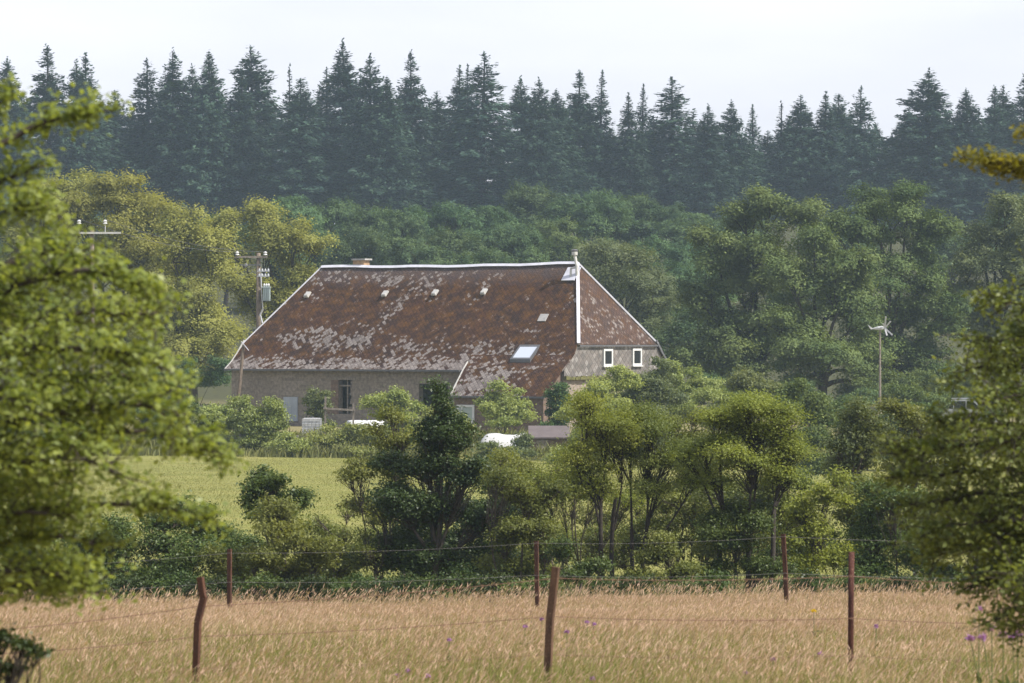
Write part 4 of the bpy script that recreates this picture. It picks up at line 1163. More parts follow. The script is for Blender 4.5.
# ------------------------------------------------------------------ hedge trees (own crowns)
H = [
    (41, 'hedge_bush', 84, 150, [(120, 552, 44, 36), (165, 548, 48, 42), (205, 560, 32, 34), (85, 565, 40, 32), (150, 580, 70, 20)], 'dense dark hedge bush under the left thorn tree branches', 'shrub', 'hedge_dark', 620, 34, .075, .11, dict(trunk_r=.03, fork=.2, stem_px=(120, 150, 180))),
    (42, 'oak_sapling', 88, 272, [(272, 486, 22, 20), (255, 505, 18, 16), (292, 505, 20, 16), (272, 512, 30, 16)], 'rounded dark sapling top rising against the meadow', 'tree', 'hedge_dark', 240, 30, .085, .10, dict(trunk_r=.07, fork=.5)),
    (43, 'hawthorn', 83, 285, [(285, 530, 42, 26), (262, 560, 40, 30), (312, 560, 36, 32), (285, 582, 60, 18), (230, 572, 26, 26)], 'light olive hawthorn in front of the rounded dark sapling', 'shrub', 'hedge_olive', 560, 32, .070, .10, dict(trunk_r=.05, fork=.2, stem_px=(265, 290, 310))),
    (44, 'blackthorn', 86, 345, [(340, 540, 34, 32), (372, 560, 34, 28), (330, 580, 40, 18), (385, 520, 22, 22)], 'half bare blackthorn with tangled twigs left of the darkest tree', 'shrub', 'hedge_olive', 330, 18, .060, .085, dict(trunk_r=.045, fork=.2, bare=.35, stem_px=(330, 355, 375))),
    (45, 'willow_shrub', 96, 380, [(392, 446, 30, 22), (360, 474, 26, 18), (395, 475, 30, 26), (375, 510, 36, 30), (396, 420, 18, 14)], 'pale airy willow shrub leaning left out of the dark tree', 'shrub', 'hedge_olive', 420, 26, .075, .11, dict(trunk_r=.05, fork=.25, bare=.1, stem_px=(372, 395))),
    (46, 'dark_tree', 86, 436, [(437, 391, 8, 11), (440, 408, 15, 15), (432, 434, 30, 22), (455, 445, 28, 24), (420, 470, 46, 28), (465, 480, 42, 30), (398, 510, 44, 26), (440, 515, 56, 32), (485, 525, 40, 36), (430, 560, 70, 30), (395, 565, 36, 26), (475, 568, 42, 26)], 'darkest and densest hedge tree with pointed top left of centre', 'tree', 'hedge_deep', 1350, 36, .075, .115, dict(trunk_r=.09, fork=.22, upb=.6)),
    (47, 'hawthorn', 83, 515, [(505, 478, 32, 28), (530, 505, 34, 30), (510, 540, 40, 32), (545, 550, 28, 30), (515, 575, 46, 20)], 'dull olive hawthorn between the darkest tree and the slender stems', 'shrub', 'hedge_olive', 560, 27, .068, .10, dict(trunk_r=.05, fork=.2, bare=.1, stem_px=(500, 520, 545))),
    (48, 'hawthorn_tree', 85, 612, [(600, 425, 36, 20), (580, 450, 24, 16), (585, 470, 34, 14), (612, 446, 36, 18), (592, 405, 24, 14), (565, 490, 24, 14), (600, 492, 26, 10)], 'slender hawthorn with bare twin dark stems, left of its neighbour', 'tree', 'hedge_light', 560, 34, .050, .15, dict(trunk_r=.055, fork=.55, flat=.6, bark='bark_dark', stem_px=(606, 617))),
    (49, 'hawthorn_tree', 85.5, 636, [(650, 430, 32, 20), (672, 458, 28, 18), (645, 462, 30, 14), (660, 490, 26, 12), (632, 415, 26, 14), (690, 480, 18, 16)], 'slender hawthorn with a single forked dark stem right of the twin stems', 'tree', 'hedge_olive', 520, 34, .050, .15, dict(trunk_r=.055, fork=.42, flat=.6, bark='bark_dark', stem_px=(632, 640))),
    (50, 'hawthorn_tree', 84, 755, [(750, 402, 44, 14), (720, 420, 36, 14), (785, 420, 34, 16), (755, 432, 50, 14), (705, 448, 32, 16), (798, 452, 28, 18), (745, 462, 54, 14), (785, 480, 36, 14), (712, 482, 30, 14), (690, 462, 18, 14)], 'umbrella shaped bright yellow green hawthorn on several dark stems', 'tree', 'hedge_light', 1000, 36, .055, .14, dict(bare=.12, trunk_r=.06, fork=.42, flat=.55, bark='bark_dark', stem_px=(730, 748, 768), upb=.8)),
    (51, 'bramble_bush', 82, 585, [(575, 575, 34, 16), (560, 555, 20, 20), (600, 585, 30, 10)], 'low bramble under the twin stemmed hawthorn', 'shrub', 'hedge_dark', 200, 24, .065, .09, dict(trunk_r=.02, fork=.15)),
    (52, 'bramble_bush', 83, 668, [(665, 555, 28, 26), (680, 580, 34, 14), (648, 582, 24, 12)], 'round green bramble between the slender stems and the umbrella hawthorn', 'shrub', 'hedge_olive', 300, 24, .065, .09, dict(trunk_r=.025, fork=.15, bare=.1)),
    (53, 'bramble_bush', 84, 745, [(735, 545, 40, 34), (765, 570, 36, 22), (705, 575, 30, 20), (745, 520, 30, 20)], 'dark green bramble filling the foot of the umbrella hawthorn', 'shrub', 'hedge_dark', 520, 28, .068, .10, dict(trunk_r=.025, fork=.15)),
    (54, 'hazel_bush', 88, 822, [(815, 535, 30, 38), (835, 560, 28, 28), (805, 572, 26, 22), (830, 500, 26, 26)], 'light green hazel bush behind the third far post', 'shrub', 'hedge_light', 420, 24, .075, .10, dict(trunk_r=.03, fork=.2, bare=.15, stem_px=(812, 830))),
    (55, 'hedge_bush', 86, 885, [(880, 545, 40, 36), (915, 560, 40, 32), (860, 575, 32, 20), (940, 575, 36, 20), (890, 505, 36, 26)], 'deep shaded hedge bush behind the dark pipe post', 'shrub', 'hedge_dark', 620, 30, .072, .11, dict(trunk_r=.05, fork=.2, stem_px=(870, 900, 930))),
    (56, 'ash_sapling', 104, 850, [(850, 420, 24, 22), (838, 448, 28, 24), (868, 455, 26, 26), (850, 485, 36, 26), (875, 430, 18, 18)], 'grey green ash sapling right of the umbrella hawthorn', 'tree', 'willow', 440, 26, .085, .12, dict(trunk_r=.07, fork=.4, bare=.05)),
    (57, 'ash_sapling', 100, 915, [(905, 415, 28, 20), (928, 440, 32, 26), (898, 450, 28, 24), (940, 475, 34, 26), (905, 485, 34, 24)], 'olive ash sapling just below the wind turbine', 'tree', 'hedge_olive', 460, 28, .085, .12, dict(trunk_r=.07, fork=.4, bare=.05)),
    (58, 'hedge_bush', 85, 985, [(975, 545, 36, 40), (1015, 560, 40, 36), (1050, 555, 40, 40), (995, 510, 36, 26), (1000, 585, 50, 20)], 'shadowy hedge bush behind the right thorn tree', 'shrub', 'hedge_dark', 520, 28, .075, .12, dict(trunk_r=.05, fork=.2, stem_px=(975, 1020))),
    (101, 'hedge_bush', 92, 330, [(312, 545, 30, 26), (350, 560, 40, 30), (330, 575, 50, 20)], 'leafy hedge bush behind the half bare blackthorn', 'shrub', 'hedge_olive', 330, 26, .075, .12, dict(trunk_r=.04, fork=.2)),
    (102, 'hedge_bush', 95, 545, [(540, 520, 34, 30), (560, 545, 34, 26), (530, 560, 44, 26)], 'loose hedge bush left behind the twin stems', 'shrub', 'hedge_olive', 330, 22, .075, .12, dict(trunk_r=.04, fork=.2, bare=.15)),
    (103, 'hedge_bush', 93, 690, [(690, 515, 34, 26), (672, 545, 30, 26), (705, 550, 34, 28)], 'loose hedge bush right behind the forked slender stem', 'shrub', 'hedge_olive', 330, 22, .075, .12, dict(trunk_r=.04, fork=.2, bare=.15)),
    (104, 'hedge_bush', 92, 790, [(790, 510, 36, 32), (770, 530, 40, 34), (800, 555, 40, 30), (735, 500, 30, 26)], 'dense hedge bush behind the stems of the umbrella hawthorn', 'shrub', 'hedge_dark', 480, 28, .075, .12, dict(trunk_r=.04, fork=.2)),
    (105, 'hedge_bush', 92, 860, [(850, 520, 40, 36), (880, 500, 40, 36), (905, 525, 40, 40), (870, 555, 50, 30), (935, 510, 36, 40)], 'broad hedge bush between light hazel and right thorn tree', 'shrub', 'hedge_olive', 700, 28, .075, .12, dict(trunk_r=.04, fork=.2)),
    (106, 'hedge_bush', 92, 230, [(225, 545, 34, 34), (200, 535, 30, 30), (240, 570, 40, 26)], 'dark hedge bush behind the first far post', 'shrub', 'hedge_dark', 420, 28, .075, .12, dict(trunk_r=.04, fork=.2)),
    (107, 'hedge_bush', 98, 600, [(590, 520, 34, 24), (575, 545, 34, 30), (620, 540, 34, 30), (600, 570, 50, 24), (645, 515, 30, 28)], 'airy see-through bush behind the twin stemmed hawthorn', 'shrub', 'hedge_olive', 420, 17, .07, .12, dict(trunk_r=.03, fork=.2, bare=.25, stem_px=(580, 600, 625, 640))),
    (108, 'hedge_bush', 99, 500, [(495, 470, 28, 20), (520, 482, 34, 22), (545, 492, 30, 22), (500, 510, 40, 28)], 'loose bush filling between the darkest tree and the white tarpaulin', 'shrub', 'hedge_olive', 420, 24, .075, .12, dict(trunk_r=.04, fork=.2, bare=.1)),
    (109, 'hawthorn', 97, 700, [(690, 440, 30, 24), (700, 470, 34, 26), (675, 490, 30, 24), (710, 500, 34, 26)], 'olive hawthorn between the slender trees and the umbrella hawthorn', 'shrub', 'hedge_olive', 420, 24, .07, .11, dict(trunk_r=.04, fork=.25, bare=.1, stem_px=(685, 705))),
    (110, 'hawthorn', 90, 560, [(562, 468, 24, 18), (572, 482, 30, 20), (550, 500, 34, 26), (600, 495, 30, 16), (630, 500, 30, 14), (588, 432, 20, 16)], 'wispy olive hawthorn leaning out left of the twin stems', 'shrub', 'hedge_light', 420, 26, .052, .15, dict(trunk_r=.035, fork=.25, bare=.15, stem_px=(552, 575))),
    (111, 'hedge_bush', 91, 430, [(395, 545, 40, 34), (450, 545, 44, 36), (425, 515, 44, 30), (480, 555, 36, 30), (430, 575, 60, 20)], 'dark thicket filling the foot of the darkest tree', 'shrub', 'hedge_deep', 620, 30, .075, .12, dict(trunk_r=.03, fork=.2)),
    (112, 'hedge_bush', 89, 755, [(725, 510, 34, 26), (760, 500, 40, 26), (795, 515, 30, 28), (750, 540, 50, 26)], 'leafy thicket just behind the umbrella hawthorn stems', 'shrub', 'hedge_olive', 460, 26, .072, .12, dict(trunk_r=.03, fork=.2, bare=.1)),
    (113, 'hedge_bush', 94, 650, [(640, 545, 30, 26), (665, 525, 30, 24), (620, 560, 40, 22), (595, 545, 30, 26)], 'twiggy thicket behind the bare stems of the slender hawthorns', 'shrub', 'hedge_olive', 380, 20, .066, .12, dict(trunk_r=.025, fork=.2, bare=.2, stem_px=(600, 625, 650, 668))),
    (59, 'hedge_bush', 85, 25, [(20, 555, 44, 36), (60, 570, 36, 26), (-30, 560, 40, 36)], 'dim hedge bush almost covered by the left thorn tree', 'shrub', 'hedge_dark', 360, 28, .075, .12, dict(trunk_r=.05, fork=.2, stem_px=(10, 45))),
]
for sd, nm, D, bx, lob, lab, cat, lm, nt, lpt, lf, cl, kw in H:
    kw = dict(kw); bk = kw.pop('bark', 'bark')
    px_tree(sd, nm, D, bx, lob, lab, cat, lm, int(nt * 1.3), lpt, lf * .92, cl * 1.05, bk, sub=3, rnd=.68, calm=True, group='hedge along the far side of the dry field', **kw)

BR = [(20, 'under the left thorn tree foliage'), (72, 'left of the dense dark hedge bush'), (118, 'at the left foot of the dense dark hedge bush'), (168, 'at the right foot of the dense dark hedge bush'), (212, 'left of the first far post'),
      (250, 'right of the first far post'), (300, 'under the light olive hawthorn'), (345, 'under the half bare blackthorn'), (392, 'at the left foot of the darkest tree'), (440, 'at the trunk of the darkest tree'), (488, 'at the right foot of the darkest tree'),
      (532, 'at the middle far post'), (620, 'between the two slender hawthorn trunks'), (700, 'left of the umbrella hawthorn foot'), (800, 'right of the third far post'), (842, 'left of the dark pipe post'), (890, 'right of the dark pipe post'), (940, 'left of the right thorn tree')]
rg = np.random.default_rng(55)
for k, (px, where) in enumerate(BR):
    r = rg.uniform(.8, 1.25)
    px_tree(400 + k, 'bramble_bush', 80 + rg.uniform(-.4, 1.2), px, [(px - 14, 590, 20 * r, 12 * r), (px + 14, 586, 22 * r, 14 * r), (px, 598, 32, 14)], 'low dark bramble ' + where, 'shrub', 'hedge_dark' if k % 2 else 'hedge_deep', 190, 22, .062, .085,
            group='brambles along the hedge foot', trunk_r=.015, fork=.15)

# ------------------------------------------------------------------ shrubs of the yard
Y = [
    (61, 236, 222, [(216, 420, 18, 18), (234, 428, 18, 18), (210, 440, 16, 12), (226, 444, 22, 12)], 'light green shrub below the leaning pole', 'yard_leaf'),
    (62, 234, 254, [(244, 418, 15, 18), (262, 424, 20, 20), (250, 440, 24, 14), (275, 436, 16, 14)], 'light green shrub in front of the small dark window', 'yard_leaf'),
    (63, 232, 300, [(286, 446, 14, 9), (300, 450, 14, 7)], 'low green shrub in front of the white caged tank', 'yard_leaf'),
    (64, 249, 318, [(314, 402, 9, 12), (323, 406, 9, 11), (318, 414, 12, 10)], 'upright pale shrub between the sheet door and the broken doorway', 'willow'),
    (65, 233, 335, [(326, 442, 14, 11), (349, 437, 12, 10), (364, 440, 12, 10), (380, 442, 12, 9), (342, 448, 24, 8)], 'low shrub under the timber rail', 'yard_leaf'),
    (66, 234, 388, [(385, 416, 20, 18), (402, 408, 17, 16), (394, 440, 14, 12), (405, 432, 22, 18), (388, 446, 24, 12)], 'light willow shrub hiding the right wrapped bale', 'yard_leaf'),
    (67, 240, 505, [(505, 402, 17, 14), (490, 412, 16, 13), (520, 414, 16, 13), (505, 424, 24, 12)], 'bright green round tree in front of the low front roof', 'yard_leaf'),
    (68, 242, 557, [(557, 396, 9, 9), (556, 408, 12, 12), (558, 424, 15, 14)], 'dark blue green bush at the front corner of the gable', 'wood_leaf'),
    (69, 230, 512, [(494, 452, 14, 6), (526, 446, 9, 9), (510, 457, 24, 6)], 'grey green bush before the white tarpaulin', 'willow'),
    (70, 228, 600, [(588, 398, 22, 18), (612, 390, 22, 20), (600, 420, 36, 22), (624, 384, 12, 12), (596, 444, 34, 16)], 'tall loose elder in front of the gable left window', 'yard_leaf'),
    (71, 232, 645, [(640, 392, 22, 16), (658, 378, 14, 15), (662, 396, 24, 18), (645, 415, 36, 20), (650, 440, 34, 16)], 'tall loose elder in front of the gable right window', 'willow'),
    (72, 240, 690, [(685, 392, 22, 18), (708, 398, 24, 18), (690, 418, 34, 18), (675, 380, 15, 14), (715, 425, 30, 16)], 'pale elder past the right end of the farmhouse', 'yard_leaf'),
    (73, 215, 745, [(738, 388, 20, 16), (757, 394, 18, 14), (745, 412, 34, 18), (750, 440, 36, 16)], 'small pale shrub peeping over the umbrella hawthorn', 'willow'),
    (74, 190, 800, [(795, 410, 16, 20), (812, 420, 18, 18), (800, 442, 28, 20), (810, 470, 30, 16)], 'small shrub behind the right side of the umbrella hawthorn', 'big_leaf'),
    (75, 236, 440, [(432, 424, 16, 16), (452, 434, 18, 14), (425, 444, 16, 10)], 'shrub below the wide barn opening', 'yard_leaf'),
    (76, 222, 575, [(572, 453, 14, 9), (588, 446, 18, 14), (560, 459, 14, 6)], 'low shrub beside the brown shed', 'yard_leaf'),
    (77, 235, 186, [(185, 420, 20, 20), (168, 432, 22, 16), (198, 436, 14, 14)], 'dark hedge shrub at the far left end of the yard', 'big_leaf'),
    (78, 236, 120, [(120, 420, 28, 20), (90, 432, 26, 16), (150, 432, 22, 16)], 'dim yard shrub seen through the left thorn tree', 'big_leaf'),
    (79, 236, 40, [(40, 420, 32, 20), (10, 432, 26, 16), (70, 432, 24, 16)], 'yard shrub all but hidden by the left thorn tree', 'big_leaf'),
    (80, 246, 925, [(915, 406, 20, 12), (935, 410, 18, 12), (900, 408, 20, 16)], 'mid green shrub left of the parked car', 'big_leaf'),
    (81, 244, 1010, [(1008, 402, 22, 16), (1034, 408, 24, 16), (996, 416, 20, 8)], 'mid green shrub right of the parked car', 'big_leaf'),
    (82, 268, 720, [(712, 396, 26, 16), (735, 404, 28, 16), (760, 402, 24, 16)], 'shady undergrowth below the broad light green tree', 'wood_leaf'),
    (83, 266, 805, [(790, 400, 26, 14), (815, 408, 26, 12), (850, 404, 26, 14)], 'shady undergrowth round the black trunk of the front dark tree', 'wood_leaf'),
    (84, 272, 890, [(875, 396, 22, 16), (900, 394, 26, 18), (935, 392, 26, 18), (960, 396, 22, 14)], 'undergrowth behind the mast of the wind turbine', 'big_leaf'),
    (85, 210, 870, [(850, 425, 30, 22), (885, 430, 30, 20), (920, 430, 30, 20), (870, 455, 40, 20)], 'leafy shrub below the foot of the wind turbine mast', 'big_leaf'),
    (86, 284, 205, [(190, 385, 30, 18), (215, 378, 20, 20), (165, 390, 30, 18), (130, 390, 30, 18)], 'dark undergrowth under the yellow oaks', 'wood_leaf'),
]
for sd, D, bx, lob, lab, lm in Y:
    lob = [(l[0], l[1] - 1, l[2] * 1.15, l[3] * 1.15) for l in lob]; gy = 341.5 - gz(wx(bx, D), D) / D * F
    if lm != 'big_leaf' and gy - max(l[1] + l[3] for l in lob) > -6: lob.append((np.mean([l[0] for l in lob]), gy - 6, np.ptp([l[0] for l in lob]) / 2 + 10, 9))
    a = sum(l[2] * l[3] for l in lob)
    px_tree(sd, 'yard_shrub', D, bx, lob, lab, 'shrub', lm, int(a * .40) + 40, 28, .15, .16, group='shrubs about the farm yard', trunk_r=.05, fork=.2, twig=False, sub=4)

# ------------------------------------------------------------------ broadleaf trees round the house, own crowns
B = [
    (91, 'oak_tree', 300, 125, [(118, 205, 36, 28), (85, 225, 34, 30), (155, 222, 34, 28), (120, 245, 50, 34), (95, 270, 46, 34), (160, 268, 46, 34), (128, 310, 60, 44), (100, 350, 50, 40), (165, 345, 50, 44)], 'tallest yellow green oak, behind the pole with white crossarm', 'oak'),
    (92, 'oak_tree', 294, 195, [(190, 230, 26, 22), (175, 255, 28, 26), (215, 258, 30, 26), (195, 290, 42, 34), (180, 330, 40, 36), (215, 335, 36, 36), (195, 370, 44, 30)], 'yellow green oak left of the transformer pole', 'oak'),
    (93, 'oak_tree', 304, 282, [(258, 222, 26, 20), (228, 232, 26, 22), (290, 240, 24, 20), (312, 252, 20, 18), (265, 255, 40, 28), (240, 290, 34, 32), (300, 285, 32, 26), (268, 320, 44, 36)], 'yellow oak behind the transformer pole and roof end', 'oak'),
    (94, 'oak_tree', 306, 50, [(45, 215, 34, 30), (70, 195, 26, 22), (20, 240, 36, 32), (55, 260, 44, 36), (25, 300, 44, 40), (60, 330, 46, 44)], 'oak dimly seen through the top of the left thorn tree', 'oak'),
    (95, 'maple_tree', 290, 755, [(770, 208, 26, 20), (738, 225, 30, 24), (800, 225, 28, 22), (715, 260, 32, 28), (765, 248, 42, 30), (735, 290, 44, 32), (700, 305, 28, 30), (780, 290, 40, 32), (720, 340, 40, 32), (760, 350, 46, 34), (700, 370, 36, 28), (745, 385, 46, 26), (790, 340, 34, 34)], 'broad light green tree right of the gable, left of the dark crown', 'big_leaf'),
    (96, 'maple_tree', 296, 888, [(905, 205, 26, 22), (872, 208, 26, 22), (930, 240, 26, 26), (850, 238, 30, 26), (895, 238, 38, 28), (930, 278, 26, 28), (870, 280, 44, 34), (915, 315, 34, 34), (880, 340, 48, 36), (920, 370, 36, 30), (890, 385, 44, 26), (945, 330, 26, 34), (940, 390, 34, 24)], 'tall dark green tree behind the wind turbine', 'big_leaf'),
    (97, 'maple_tree', 280, 828, [(820, 255, 28, 24), (795, 285, 32, 28), (850, 280, 34, 28), (825, 310, 46, 30), (790, 335, 36, 30), (862, 325, 34, 30), (825, 355, 54, 30), (795, 380, 30, 24), (860, 375, 36, 28), (785, 400, 28, 16), (875, 400, 34, 18)], 'front dark tree with black trunk between the light and the tall tree', 'big_leaf'),
    (98, 'willow_tree', 300, 1000, [(1005, 215, 28, 24), (980, 250, 30, 28), (1030, 245, 36, 36), (965, 290, 30, 30), (1010, 290, 44, 36), (950, 330, 30, 34), (990, 345, 46, 40), (1040, 330, 40, 50)], 'pale grey green tree at the right edge behind the thorn tree', 'willow'),
    (99, 'maple_tree', 310, 700, [(690, 330, 26, 24), (672, 355, 22, 22), (700, 370, 34, 26), (730, 375, 26, 24)], 'shaded tree behind the right corner of the farmhouse', 'wood_leaf'),
    (100, 'willow_tree', 330, 625, [(612, 262, 26, 18), (640, 270, 22, 20), (625, 292, 36, 24), (655, 310, 20, 24), (600, 300, 24, 26), (630, 330, 36, 26)], 'pale feathery tree directly behind the flue and hip', 'willow'),
]
for sd, nm, D, bx, lob, lab, lm in B:
    a = sum(l[2] * l[3] for l in lob)
    px_tree(sd, nm, D, bx, lob, lab, 'tree', lm, int(a * .165), 46 if lm != 'oak' else 34, .205, .31, 'bark_dark', group='broadleaf trees round the farmhouse', trunk_r=.38, fork=.22, twig=False,
            shell=.25, flat=.75, sub=6, rnd=.42, outb=.8, upb=.65, calm=True)

# ------------------------------------------------------------------ the mixed wood behind, from shared shapes
def proto_broad(seed, Wd, Hh, nl, leafm):
    rg = np.random.default_rng(seed); lob = []
    for k in range(nl):
        d = nrm(rg.normal(size=3)); d[2] = abs(d[2]) * 1.1 - .45; rr = rg.uniform(.68, .86)
        c = np.array([d[0] * Wd / 2 * rr, d[1] * Wd / 2 * rr, Hh * .60 + d[2] * Hh * .40 * rr])
        s = Wd * rg.uniform(.17, .25); lob.append((c, (s, s, s * .85)))
    lob.append((np.array([0, 0, Hh * .55]), (Wd * .3, Wd * .3, Hh * .3)))
    lob = sublobes(rg, lob, 4); w, l = grow(rg, lob, 950, 30, .30, .32, trunk_r=.32, fork=.3, twig=False, shell=.22, flat=.75, rnd=.5, outb=.8, upb=.7, calm=True)
    e = bpy.data.objects.new('broadleaf_tree', None)
    a = bpy.data.objects.new('trunk', np_mesh('trunk', w[0], w[1], M['bark_dark'], smooth=True)); b = bpy.data.objects.new('crown', np_mesh('crown', l[0], l[1], M[leafm], l[2]))
    z = l[0][:, 2].max()
    return [a, b], float(np.percentile(l[0][:, 2], 99.8)), Wd


PB = {'d': [proto_broad(200 + k, 12, 14, 20, 'wood_leaf') for k in range(4)], 'w': [proto_broad(220 + k, 11, 13, 18, 'willow') for k in range(2)], 'g': [proto_broad(230, 12, 14, 20, 'big_leaf')]}


def place(protos, k, name, px, top, wpx, D, label, group, rz, cat='tree'):
    parts, hh, wd = protos[k % len(protos)]
    x = wx(px, D); z0 = gz(x, D); Hn = (341.5 - top) / F * D - z0
    e = empty(name, (x, D, z0), label, cat, group); s = wpx * D / F / wd
    e.scale = (s, s * .95, Hn / hh); e.rotation_euler = (R(1.2) * math.sin(px), R(1.5) * math.sin(px * 1.7), rz)
    for p in parts:
        c = p.copy(); COL.objects.link(c); c.parent = e
    return e


WOOD = [  # px, top, width px, D, kind, label
    (285, 197, 90, 430, 'd', 'woodland tree whose crown shows just right of the yellow oaks'), (338, 200, 80, 440, 'd', 'rounded woodland crown above the left slope of the roof'),
    (388, 207, 80, 436, 'd', 'woodland crown above the brick chimney'), (440, 203, 90, 444, 'd', 'broad woodland crown above the middle of the roof ridge'), (492, 207, 80, 450, 'd', 'woodland crown left of the highest domed crown'),
    (540, 184, 90, 470, 'd', 'highest domed crown of the wood, above the skylight'), (592, 191, 90, 455, 'd', 'domed crown right of the highest dome, above the flue'), (645, 196, 90, 462, 'd', 'woodland crown above the gable windows'),
    (694, 214, 80, 450, 'd', 'woodland crown left of the broad light green tree top'), (735, 214, 70, 470, 'd', 'woodland crown peeping over the broad light green tree'),
    (310, 232, 84, 405, 'd', 'lower woodland crown right of the transformer pole'), (360, 228, 80, 400, 'd', 'lower woodland crown directly behind the brick chimney'), (412, 238, 84, 396, 'd', 'lower woodland crown behind the second roof vent'),
    (462, 228, 84, 404, 'd', 'lower woodland crown behind the third and fourth vents'), (512, 222, 80, 410, 'd', 'lower woodland crown behind the ridge above the skylight'), (556, 218, 76, 415, 'g', 'brighter lower crown left of the flue'),
    (602, 240, 70, 380, 'w', 'pale lower crown right of the flue top'), (665, 236, 80, 400, 'd', 'shaded crown above the right hip of the roof'), (700, 262, 80, 372, 'd', 'dark crown behind the pale cables'), (655, 275, 60, 366, 'w', 'pale crown just right of the hip slope'),
    (680, 300, 60, 360, 'd', 'low dark crown right of the hip corner'), (955, 226, 80, 430, 'd', 'dark crown between the tall tree and the pale right tree'), (1010, 214, 90, 440, 'd', 'woodland crown behind the pale right tree'),
    (225, 215, 80, 440, 'd', 'woodland crown hidden behind the yellow oaks'), (150, 212, 90, 445, 'd', 'woodland crown behind the tallest oak'), (60, 206, 90, 440, 'd', 'woodland crown behind the left thorn tree'),
    (340, 268, 80, 370, 'd', 'lowest woodland crown touching the left roof hip'), (480, 250, 90, 372, 'd', 'lowest woodland crown touching the roof ridge'), (850, 215, 80, 445, 'd', 'woodland crown behind the tall dark green tree'),
    (-25, 208, 90, 440, 'd', None), (1075, 214, 90, 440, 'd', None)]
rg = np.random.default_rng(77)
for n_, (px, top, wp, D, kd, lab) in enumerate(WOOD):
    if lab is None: lab = 'woodland crown at the very ' + ('left' if px < 0 else 'right') + ' end of the wood'
    place(PB[kd], n_, 'broadleaf_tree', px, top, wp * 1.12, D, lab, 'broadleaf wood behind the farmhouse', rg.uniform(0, 6.28))

# ------------------------------------------------------------------ conifers on the skyline
def proto_conifer(seed, Hh, Rm, gap, dens, power):
    rg = np.random.default_rng(seed); P, Dv, S, O = [], [], [], []
    wv, wf, off = [], [], 0
    v, f = tube_np(np.array([(0, 0, -.5), (0, 0, Hh * .5), (0, 0, Hh * .99)]), np.array([.34, .2, .03]), 6); wv.append(v); wf.append(f); off = len(v)
    z = Hh * .08
    while z < Hh * .985:
        t = z / Hh; Lm = Rm * ((1 - t) ** power) * (1.0 if t > .2 else .75 + t * 1.2) + .10
        nb = rg.integers(6, 9) if t < .85 else 5
        a0 = rg.uniform(0, 6.28)
        for k in range(nb):
            if rg.uniform() > dens: continue
            a = a0 + k * 6.283 / nb + rg.normal() * .2; L = Lm * rg.uniform(.6, 1.18)
            up = .95 * (t - .42) + rg.normal() * .16; zb = z + rg.uniform(-.6, .6) * gap
            d = np.array([math.cos(a), math.sin(a), 0])
            q = np.linspace(0, 1, 5)[:, None]; pts = np.array([0, 0, zb]) + d * L * q + np.array([0, 0, 1]) * (L * (up * q - .22 * q ** 2 + .12 * q ** 4))
            if L > 1.2:
                v, f = tube_np(pts, np.linspace(.05, .012, 5), 3); wv.append(v); wf.append(f + off); off += len(v)
            n = max(7, int(L * 20)); u = rg.uniform(.12, 1.0, n)
            c = np.stack([np.interp(u, q[:, 0], pts[:, j]) for j in range(3)], 1)
            side = np.array([-d[1], d[0], 0]); w = (1 - u) * L * .42 + .16
            sd = rg.uniform(-1, 1, n)
            c = c + side * (sd * w)[:, None] * .8 + np.array([0, 0, 1]) * (-.10 - .25 * np.abs(sd) * w + rg.normal(size=n) * .26)[:, None]
            dv = nrm(d * .8 + side * sd[:, None] * .9 + np.array([0, 0, -.55 if t < .75 else .3]) + rg.normal(size=(n, 3)) * .35)
            P.append(c); Dv.append(dv); S.append(np.full(n, .52) * rg.uniform(.6, 1.3, n) * (.6 + .4 * min(1, L / 1.5))); O.append(np.full(n, rg.uniform(0, .75)))
        if rg.uniform() < .06: z += gap * .9
        z += gap * .74 * rg.uniform(.7, 1.3) * (1.1 - .45 * t)
    # the leader
    n = 14; zz = rg.uniform(Hh * .955, Hh * 1.015, n); P.append(np.stack([rg.normal(size=n) * .06, rg.normal(size=n) * .06, zz], 1)); Dv.append(nrm(rg.normal(size=(n, 3)) * .4 + [0, 0, 1])); S.append(np.full(n, .4)); O.append(np.full(n, .4))
    P = np.concatenate(P); Dv = np.concatenate(Dv); S = np.concatenate(S)[:, None]; n = len(P)
    s = nrm(np.cross(Dv, rg.normal(size=(n, 3)) * .5 + [0, 0, 1.0])); nn = np.cross(s, Dv); w = S * .22
    V = np.stack([P - Dv * S * .5, P + s * w - nn * w * .3, P + Dv * S * .5, P - s * w - nn * w * .3], 1).reshape(-1, 3)
    tone = np.clip(np.concatenate(O) + rg.uniform(-.05, .4, n), 0, 1)
    a = bpy.data.objects.new('trunk', np_mesh('trunk', np.concatenate(wv), np.concatenate(wf), M['bark_dark'], smooth=True))
    b = bpy.data.objects.new('crown', np_mesh('crown', V, np.arange(n * 4).reshape(n, 4), M['needle'], tone))
    return [a, b], Hh, Rm * 2


